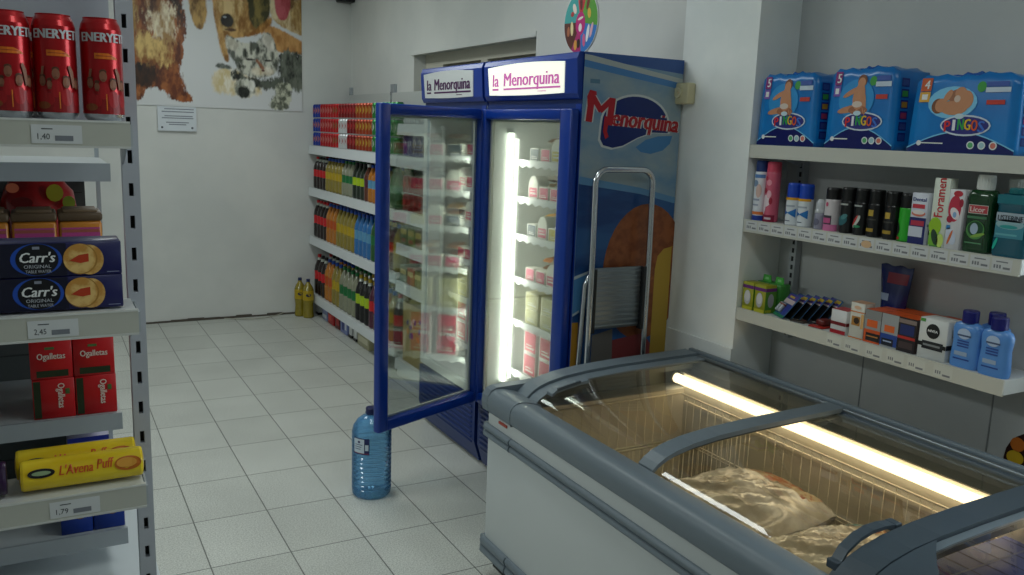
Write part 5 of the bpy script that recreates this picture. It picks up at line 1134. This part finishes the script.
# ------------------------------------------------------------------ gondola shelving on the left
t = thing('gondola_shelving', 'grey slotted metal shelving in the left foreground', 'shelving')
GX0, GX1, GY = -.86, .130, 1.5
for x in (.125, -.86):
    q = MB(); x0, x1 = x, x+.027; GU = M('#b4b8c0', .45, .2)
    zc = [.10+.0325*k for k in range(54)]
    q.box(x0, x0+.009, 1.62, 1.65, 0, 1.95, GU); q.box(x0+.0165, x1, 1.62, 1.65, 0, 1.95, GU); q.box(x0+.009, x0+.0165, 1.632, 1.65, 0, 1.95, M('#14120f', .8))
    z = 0
    for zz in [1.796-.0562*k for k in range(30, -3, -1)]:
        q.box(x0+.009, x0+.0165, 1.62, 1.632, z, zz, GU); z = zz+.0225
    q.box(x0+.009, x0+.0165, 1.62, 1.632, z, 1.95, GU); q.obj('upright', t)
GZ = [1.033, 1.337, 1.640]; TK = [('1,79', -.016, .058), ('2,45', -.030, .041), ('1,40', -.008, .061)]
for i, z in enumerate(GZ):
    q = MB(); q.box(GX0, GX1-.002, GY+.006, 1.618, z-.03, z-.001, SHELF); q.box(GX0, GX1, GY, GY+.006, z-.037, z+.001, M('#b9bab0', .5)); q.box(GX0, GX1, GY-.001, GY+.008, z-.0005, z+.0025, M('#d4d6d2', .4)); q.box(GX0, GX1, GY-.0015, GY+.004, z-.040, z-.0365, M('#c8cac6', .4))
    q.prism([(GY+.02, z-.03), (1.62, z-.03), (1.62, z-.07)], 'x', GX1-.006, GX1-.002, GREYM); q.box(GX1, GX1+.003, GY+.002, 1.60, z-.036, z-.002, GREYM)
    sh = q.obj('shelf', t)
    tx, a, c = TK[i]; q = MB(); pr = Print(q, (a, GY-.0004, z-.034), (1, 0, 0), (0, 0, 1)); w_ = c-a
    pr.rect(0, .0, w_, .028, TICKET, 1); pr.text(tx, w_*.12, .006, .0088, INK, 2, w=w_*.24); pr.rect(w_*.46, .004, w_*.82, .012, M('#787c84', .7), 2); pr.rect(w_*.2, .021, w_*.42, .0225, INK, 2)
    q.obj('price_ticket', sh)
for z in (.822, 1.068, 1.30, 1.560):
    q = MB(); q.box(GX0, .116, 1.805, 2.12, z-.006, z, M('#c0c6c9', .45)); q.box(GX0, .118, 1.798, 1.805, z-.032, z+.002, GREYM)
    q.obj('rear_shelf', t)
q = MB(); q.box(GX0, .168, 1.665, 2.13, .715, .745, M('#dfe6ea', .4)); q.box(GX0, .168, 1.66, 1.665, .64, .747, SHELF); q.obj('deep_shelf', t)
q = MB(); q.box(GX0, .122, 1.715, 1.722, 1.64, 1.95, M('#b2b6c0', .5)); q.obj('top_back_panel', t)
q = MB(); q.box(.108, .116, 2.10, 2.118, 0, 1.6, GREYM); q.obj('rear_upright', t)
q = MB(); q.box(GX0, .086, 2.132, 2.138, .05, 1.545, M('#4c5252', .6))
for k in range(24): q.box(GX0+.02, .08, 2.1305, 2.132, .10+.06*k, .103+.06*k, M('#363b3b', .6))
q.obj('rear_back_panel', t)
# energy drink cans
def energy_can(x, y, label):
    tt = thing('energy_drink_can', label, 'drink can', (x, y, GZ[2]+.0028), 0, 'red energy drink cans on the top shelf'); r = .0305; h = .158
    RD = M('#b0161e', .28, .45, coat=.2); AL_ = M('#b8bec4', .25, .9)
    q = MB(); q.lathe([(r*.80, 0), (r*.94, .005), (r, .010), (r, h-.018), (r*.92, h-.009), (r*.80, h-.002), (r*.82, h), (r*.78, h-.001), (r*.74, h-.005), (0, h-.005)], (0, 0, 0), [AL_, AL_, RD, RD, RD, RD, RD, AL_, AL_], 32)
    pr = cyl_print(q, r, face=-math.pi/2)
    wv = .050; pr.text('ENERYETI', .003, h*.765, h*.085, M('#c4c8cc', .4), 3, w=.068, center=True, bold=.0008)
    pr.poly([(-.012, h*.60), (.022, h*.60), (.018, h*.625), (.008, h*.655), (-.012, h*.655)], M('#d8701c', .4), 2); pr.rect(-.010, h*.625, .014, h*.632, M('#a83a1c', .4), 3, 4)
    tan = M('#8e5c46', .5); dk = M('#6a1418', .4); dr = M('#8e1219', .4)
    pr.rect(-.034, h*.065, .034, h*.26, dr, 1, 12)
    for u, v, s_ in ((-.001, .43, .85), (.013, .35, .85), (-.020, .36, .8), (.029, .34, .7), (-.010, .33, .6)):
        pr.ell(u, h*v, .0062*s_, h*.062*s_, tan, 4, 14); pr.ell(u, h*(v+.045), .006*s_, h*.03*s_, M('#5a3020', .5), 3, 12); pr.ell(u, h*(v-.14), .010*s_, h*.10*s_, M('#a8181f', .4), 2, 14); pr.ell(u, h*(v-.035), .003, h*.012, M('#7a4a34', .5), 5, 8)
    pr.poly([(.022, h*.30), (.027, h*.32), (.024, h*.46), (.019, h*.52), (.016, h*.50), (.019, h*.42)], tan, 5); pr.poly([(-.020, h*.50), (-.016, h*.50), (-.018, h*.42), (-.022, h*.42)], tan, 5)
    pr.rect(.002, h*.10, .0035, h*.26, M('#d87a2c', .4), 3); pr.ell(-.02, h*.13, .01, h*.035, M('#8a4a24', .4), 3)
    q.obj('can_body', tt)
    q = MB(); q.lathe([(.0, h-.0052), (.008, h-.005), (.008, h-.003), (0, h-.003)], (.0, -.008, 0), AL_, 10); q.obj('ring_pull', tt)
    return tt
e0 = energy_can(.097, 1.555, 'red energy drink can nearest the slotted upright')
dup(e0, (.0312, 1.555, GZ[2]+.0028), 'red energy drink can in the middle of the visible three')
dup(e0, (-.0322, 1.553, GZ[2]+.0028), 'red energy drink can cut off by the left edge of the photo')
dup(e0, (-.004, 1.640, GZ[2]+.0028+0), 'red energy drink can in the second row, showing in the gap'); 
# cracker boxes
def crackers(z, label):
    q = MB(); L0, L1, dp, h = -.072, .1105, .075, .0545
    q.rbox(L0, L1, 1.531, 1.531+dp, 0, h, M('#14164c', .35), .0015, 1)
    pr = Print(q, (L0, 1.5308, 0), (1, 0, 0), (0, 0, 1)); o_ = -L0
    pr.rect(0, .001, o_+.03, h-.001, M('#0c0e28', .4), 1); pr.ell(o_-.012, h*.52, .036, h*.47, M('#1c4cb0', .4), 2, 30); pr.ell(o_-.011, h*.52, .030, h*.46, M('#0a0b12', .4), 3, 30)
    pr.text("Carr's", o_-.012, h*.44, h*.30, WHT, 5, w=.049, shear=.22, center=True, bold=.0006); pr.text('ORIGINAL', o_-.011, h*.27, h*.10, M('#b8bcc4', .5), 5, w=.038, center=True); pr.text('TABLE WATER', o_-.010, h*.13, h*.085, M('#b8bcc4', .5), 5, w=.036, center=True)
    pr.rect(o_-.017, h*.82, o_-.007, h*.90, M('#8a90a0', .5), 5)
    bis = two_tone('print_cracker', '#c08a3c', '#e0bc74', 60, rough=.5) if 'print_cracker' not in bpy.data.materials else bpy.data.materials['print_cracker']
    pr.ell(o_+.063, h*.47, .021, h*.45, bis, 3, 26); pr.ell(o_+.050, h*.50, .025, h*.46, M('#a87a34', .5), 4, 28); pr.ell(o_+.049, h*.51, .0235, h*.44, bis, 5, 28); pr.poly([(o_+.034, h*.46), (o_+.048, h*.62), (o_+.062, h*.66), (o_+.062, h*.42), (o_+.05, h*.38)], M('#b83c1c', .4), 7)
    pr.rect(o_+.088, h*.08, o_+.106, h*.10, M('#8a90b0', .5), 3)
    return setp(q.obj('cracker_box', None, (0, 0, z)), label, 'cracker box', 'navy cracker boxes')
crackers(GZ[1]+.0028, 'lower of two stacked navy cracker boxes with round cracker picture')
crackers(GZ[1]+.0028+.0550, 'upper of two stacked navy cracker boxes with round cracker picture')
for k in range(2):
    q = MB(); q.rbox(-.25, -.078, 1.532, 1.605, 0, .0545, M('#101230', .35), .0015, 1); pr = Print(q, (-.25, 1.5318, 0), (1, 0, 0), (0, 0, 1)); pr.ell(.12, .027, .03, .024, M('#1c4cb0', .4), 1)
    setp(q.obj('cracker_box', None, (0, 0, GZ[1]+.0028+.055*k)), f"{'upper' if k else 'lower'} navy cracker box at the left edge, end to end with the stack", 'cracker box', 'navy cracker boxes')
# purple and orange tins behind the crackers
for k, (x, l) in enumerate(((.063, 'pink and orange biscuit tin with brown lid, nearest the upright'), (-.014, 'pink and orange biscuit tin with brown lid, in the middle'), (-.092, 'pink and orange biscuit tin with brown lid, at the left edge'))):
    tt = thing('biscuit_tin', l, 'biscuit tin', (x, 1.855, 1.3005), 0, 'pink and orange biscuit tins'); h = .152
    q = MB(); q.rbox(-.0365, .0365, -.045, .045, 0, h, M('#c87f2c', .35), .006); pr = Print(q, (-.0365, -.0452, 0), (1, 0, 0), (0, 0, 1)); pr.rect(.004, .0, .069, h-.012, M('#b84a8a', .4), 1); pr.rect(.004, h*.86, .069, h*.90, M('#a85a50', .4), 2)
    for j in range(4): pr.rect(.006+.008*j, h*(.62+.055*j), .060+.002*j, h*(.635+.055*j), M('#8a3a6a' if j % 2 else '#c06a9c', .4), 2)
    pr.ell(.05, h*.70, .014, .012, M('#a03088', .4), 3); q.obj('tin_body', tt)
    q = MB(); n = 10; q.rbox(-.038, .038, -.047, .047, h, h+.016, M('#5a4834', .5), .005); q.rbox(-.030, .030, -.038, .038, h+.014, h+.021, M('#6a5640', .5), .003); q.obj('lid', tt)
# red bag of sweets further back
q = MB(); bm = bmesh.new(); bmesh.ops.create_uvsphere(bm, u_segments=26, v_segments=18, radius=1)
for v in bm.verts:
    x, y, z = v.co; w_ = 1+.05*math.sin(9*x+4*z)+.04*math.sin(13*z-5*x)
    v.co = Vector((x*.075*w_, y*.045*w_, .122+math.copysign(abs(z)**.75, z)*.112*(1+.04*math.sin(17*x))))
q.bm(bm, M('#9c1216', .28, coat=.4), True)
for u, v, ru, rv, c in ((.03, .19, .016, .018, '#9a9424'), (.055, .17, .012, .014, '#7a8a2c'), (-.03, .17, .02, .012, '#5a0c10'), (-.045, .2, .012, .01, '#c86a4a')):
    for sgn in (1,):
        pr = Print(q, (0, -.0465, 0), (1, 0, 0), (0, 0, 1)); pr.ell(u, v, ru, rv, M(c, .4), 1, 12)
setp(q.obj('sweets_bag', None, (-.005, 2.05, 1.3005)), 'shiny red bag with yellow spots behind the biscuit tins', 'bag')
q = MB(); q.rbox(-.05, .05, -.03, .03, 0, .2, M('#1c3a24', .4), .01); setp(q.obj('green_packet', None, (-.145, 2.05, 1.3005)), 'dark green packet behind the biscuit tins at the left edge', 'packet')
# red biscuit boxes
def redbox(x, z, w_, h, vert, label):
    q = MB(); q.rbox(-w_/2, w_/2, 0, .16, 0, h, M('#b8141a', .35), .0015, 1); pr = Print(q, (-w_/2, -.0002, 0), (1, 0, 0), (0, 0, 1)); GN = M('#20301c', .4); LT = M('#e0d4c8', .5)
    if vert: pr.rect(.002, .003, .014, h-.003, GN, 1); pr.text('Ogalletas', w_*.60, h*.88, .012, LT, 2, w=h*.62, rot=-math.pi/2, bold=.0003); pr.rect(w_*.78, h*.60, w_*.88, h*.74, M('#4a6a3a', .4), 2)
    else: pr.rect(.010, .004, w_-.008, .017, GN, 1); pr.text('Ogalletas', w_*.5, h*.50, .012, LT, 2, w=w_*.66, center=True, bold=.0003); pr.rect(w_*.36, h*.74, w_*.58, h*.80, M('#4a6a3a', .4), 2)
    return setp(q.obj('biscuit_box', None, (x, 1.815, z)), label, 'biscuit box', 'red biscuit boxes')
zr = 1.0685
redbox(.0005, zr, .0725, .079, True, 'lower left of four red biscuit boxes'); redbox(.0745, zr, .0725, .079, True, 'lower right of four red biscuit boxes')
redbox(-.0005, zr+.0795, .0725, .079, False, 'upper left of four red biscuit boxes, in shadow'); redbox(.0735, zr+.0795, .0725, .079, False, 'upper right of four red biscuit boxes, lettered across')
q = MB(); q.rbox(-.10, -.045, 0, .1, 0, .03, M('#5a4a1c', .4), .004); setp(q.obj('flat_carton', None, (-.06, 1.83, 1.0685)), 'flat olive carton left of the red biscuit boxes', 'carton')
# yellow biscuit rolls
def roll(y, z, label):
    tt = thing('biscuit_roll', label, 'biscuit packet', (.037, y, z), 0, 'yellow biscuit rolls'); r = .0255; L = .184
    YW = two_tone('yellow_wrapper', '#d8b40c', '#f0d430', 14, (.3, 1, 1), rough=.25) if 'yellow_wrapper' not in bpy.data.materials else bpy.data.materials['yellow_wrapper']
    q = MB(); q.lathe([(r*.93, -L/2), (r, -L/2+.004), (r, L/2-.004), (r*.93, L/2)], (0, 0, r), YW, 28, axis='x')
    def fn(u, v, d): a = -math.pi/2+v/r; return (u, (r+d+.0006)*math.sin(a)*1.0, r+(r+d+.0006)*math.cos(a))
    pr = Print(q, (0, 0, 0), (1, 0, 0), (0, 0, 1), fn=fn)
    pr.ell(-.062, .010, .020, .0075, BLACK, 2, 20); pr.ell(-.062, .010, .014, .0035, M('#8aa07a', .4), 3, 16)
    pr.text("L'Avena", -.036, .003, .016, M('#d05a14', .4), 2, w=.050, shear=.15, bold=.0005); pr.text('Puff', .020, .005, .016, M('#d05a14', .4), 2, w=.024, shear=.15, bold=.0005)
    pr.ell(.068, .008, .021, .012, M('#c06a1c', .4), 2, 20); pr.ell(.066, .009, .016, .008, M('#d89a3c', .4), 3, 18)
    q.obj('wrapper', tt)
    q = MB(); q.lathe([(r*.92, L/2), (r*.5, L/2+.002), (0, L/2+.001)], (0, 0, r), M('#c8a010', .3), 20, axis='x'); q.lathe([(0, -L/2-.001), (r*.5, -L/2-.002), (r*.92, -L/2)], (0, 0, r), M('#c8a010', .3), 20, axis='x'); q.obj('folded_ends', tt)
    return tt
q1 = roll(1.545, GZ[0]+.003, 'yellow biscuit roll lying in front on the shelf edge')
dup(q1, (.030, 1.5985, GZ[0]+.003), 'yellow biscuit roll lying behind the front one') 
tt = thing('biscuit_roll', 'dark purple biscuit roll cut off by the left edge', 'biscuit packet', (-.155, 1.545, GZ[0]+.003)); r = .0275
q = MB(); q.lathe([(r*.93, -.08), (r, -.076), (r, .076), (r*.93, .08)], (0, 0, r), M('#2a1238', .3), 24, axis='x'); q.obj('wrapper', tt)
q = MB(); q.lathe([(r*1.005, .05), (r*1.01, .051), (r*1.01, .064), (r*1.005, .065)], (0, 0, r), M('#d8b090', .4), 24, axis='x'); q.obj('pale_band', tt)
# blue boxes on the lowest rear shelf
for k, (x, l) in enumerate(((.094, 'right of two dark blue boxes on the low rear shelf'), (.035, 'left of two dark blue boxes on the low rear shelf'))):
    q = MB(); q.rbox(-.0285, .0285, 0, .12, 0, .075, M('#12348c', .4), .0015, 1); pr = Print(q, (-.0285, -.0002, 0), (1, 0, 0), (0, 0, 1)); pr.ell(.035, .042, .012, .012, M('#8a6a3a', .4), 1)
    setp(q.obj('blue_box', None, (x-.008, 1.815, .8225)), l, 'box', 'dark blue boxes on the low rear shelf')
q = MB(); q.rbox(-.04, .04, 0, .14, 0, .15, M('#a8a4c0', .5), .002, 1); pr = Print(q, (-.04, -.0002, 0), (1, 0, 0), (0, 0, 1)); pr.rect(0, .14, .08, .15, M('#1c2c8a', .4), 1); pr.rect(0, .0, .08, .02, M('#1c2c8a', .4), 1)
setp(q.obj('lilac_box', None, (.06, 1.96, .8225)), 'pale lilac box behind the yellow biscuit rolls', 'box')

# ------------------------------------------------------------------ camera and view
f_, pt, rl, yw = 856.853978, .180969, .036043, .505521
cy, sy, cp, sp = math.cos(yw), math.sin(yw), math.cos(pt), math.sin(pt)
fw = Vector((sy*cp, cy*cp, -sp)); rt = Vector((cy, -sy, 0)); up = rt.cross(fw)
rt2 = math.cos(rl)*rt+math.sin(rl)*up; up2 = -math.sin(rl)*rt+math.cos(rl)*up
cam = bpy.data.cameras.new('camera'); co = bpy.data.objects.new('camera', cam); C.objects.link(co)
cam.sensor_width = 36; cam.sensor_fit = 'HORIZONTAL'; cam.lens = f_*36/1024; cam.clip_start = .05
m3 = Matrix((rt2, up2, -fw)).transposed(); co.matrix_world = Matrix.Translation((0, 0, 1.65)) @ m3.to_4x4()
SC.camera = co
SC.view_settings.view_transform = 'Standard'; SC.view_settings.look = 'None'; SC.view_settings.gamma = 1; SC.view_settings.exposure = 0
SC.view_settings.use_curve_mapping = False
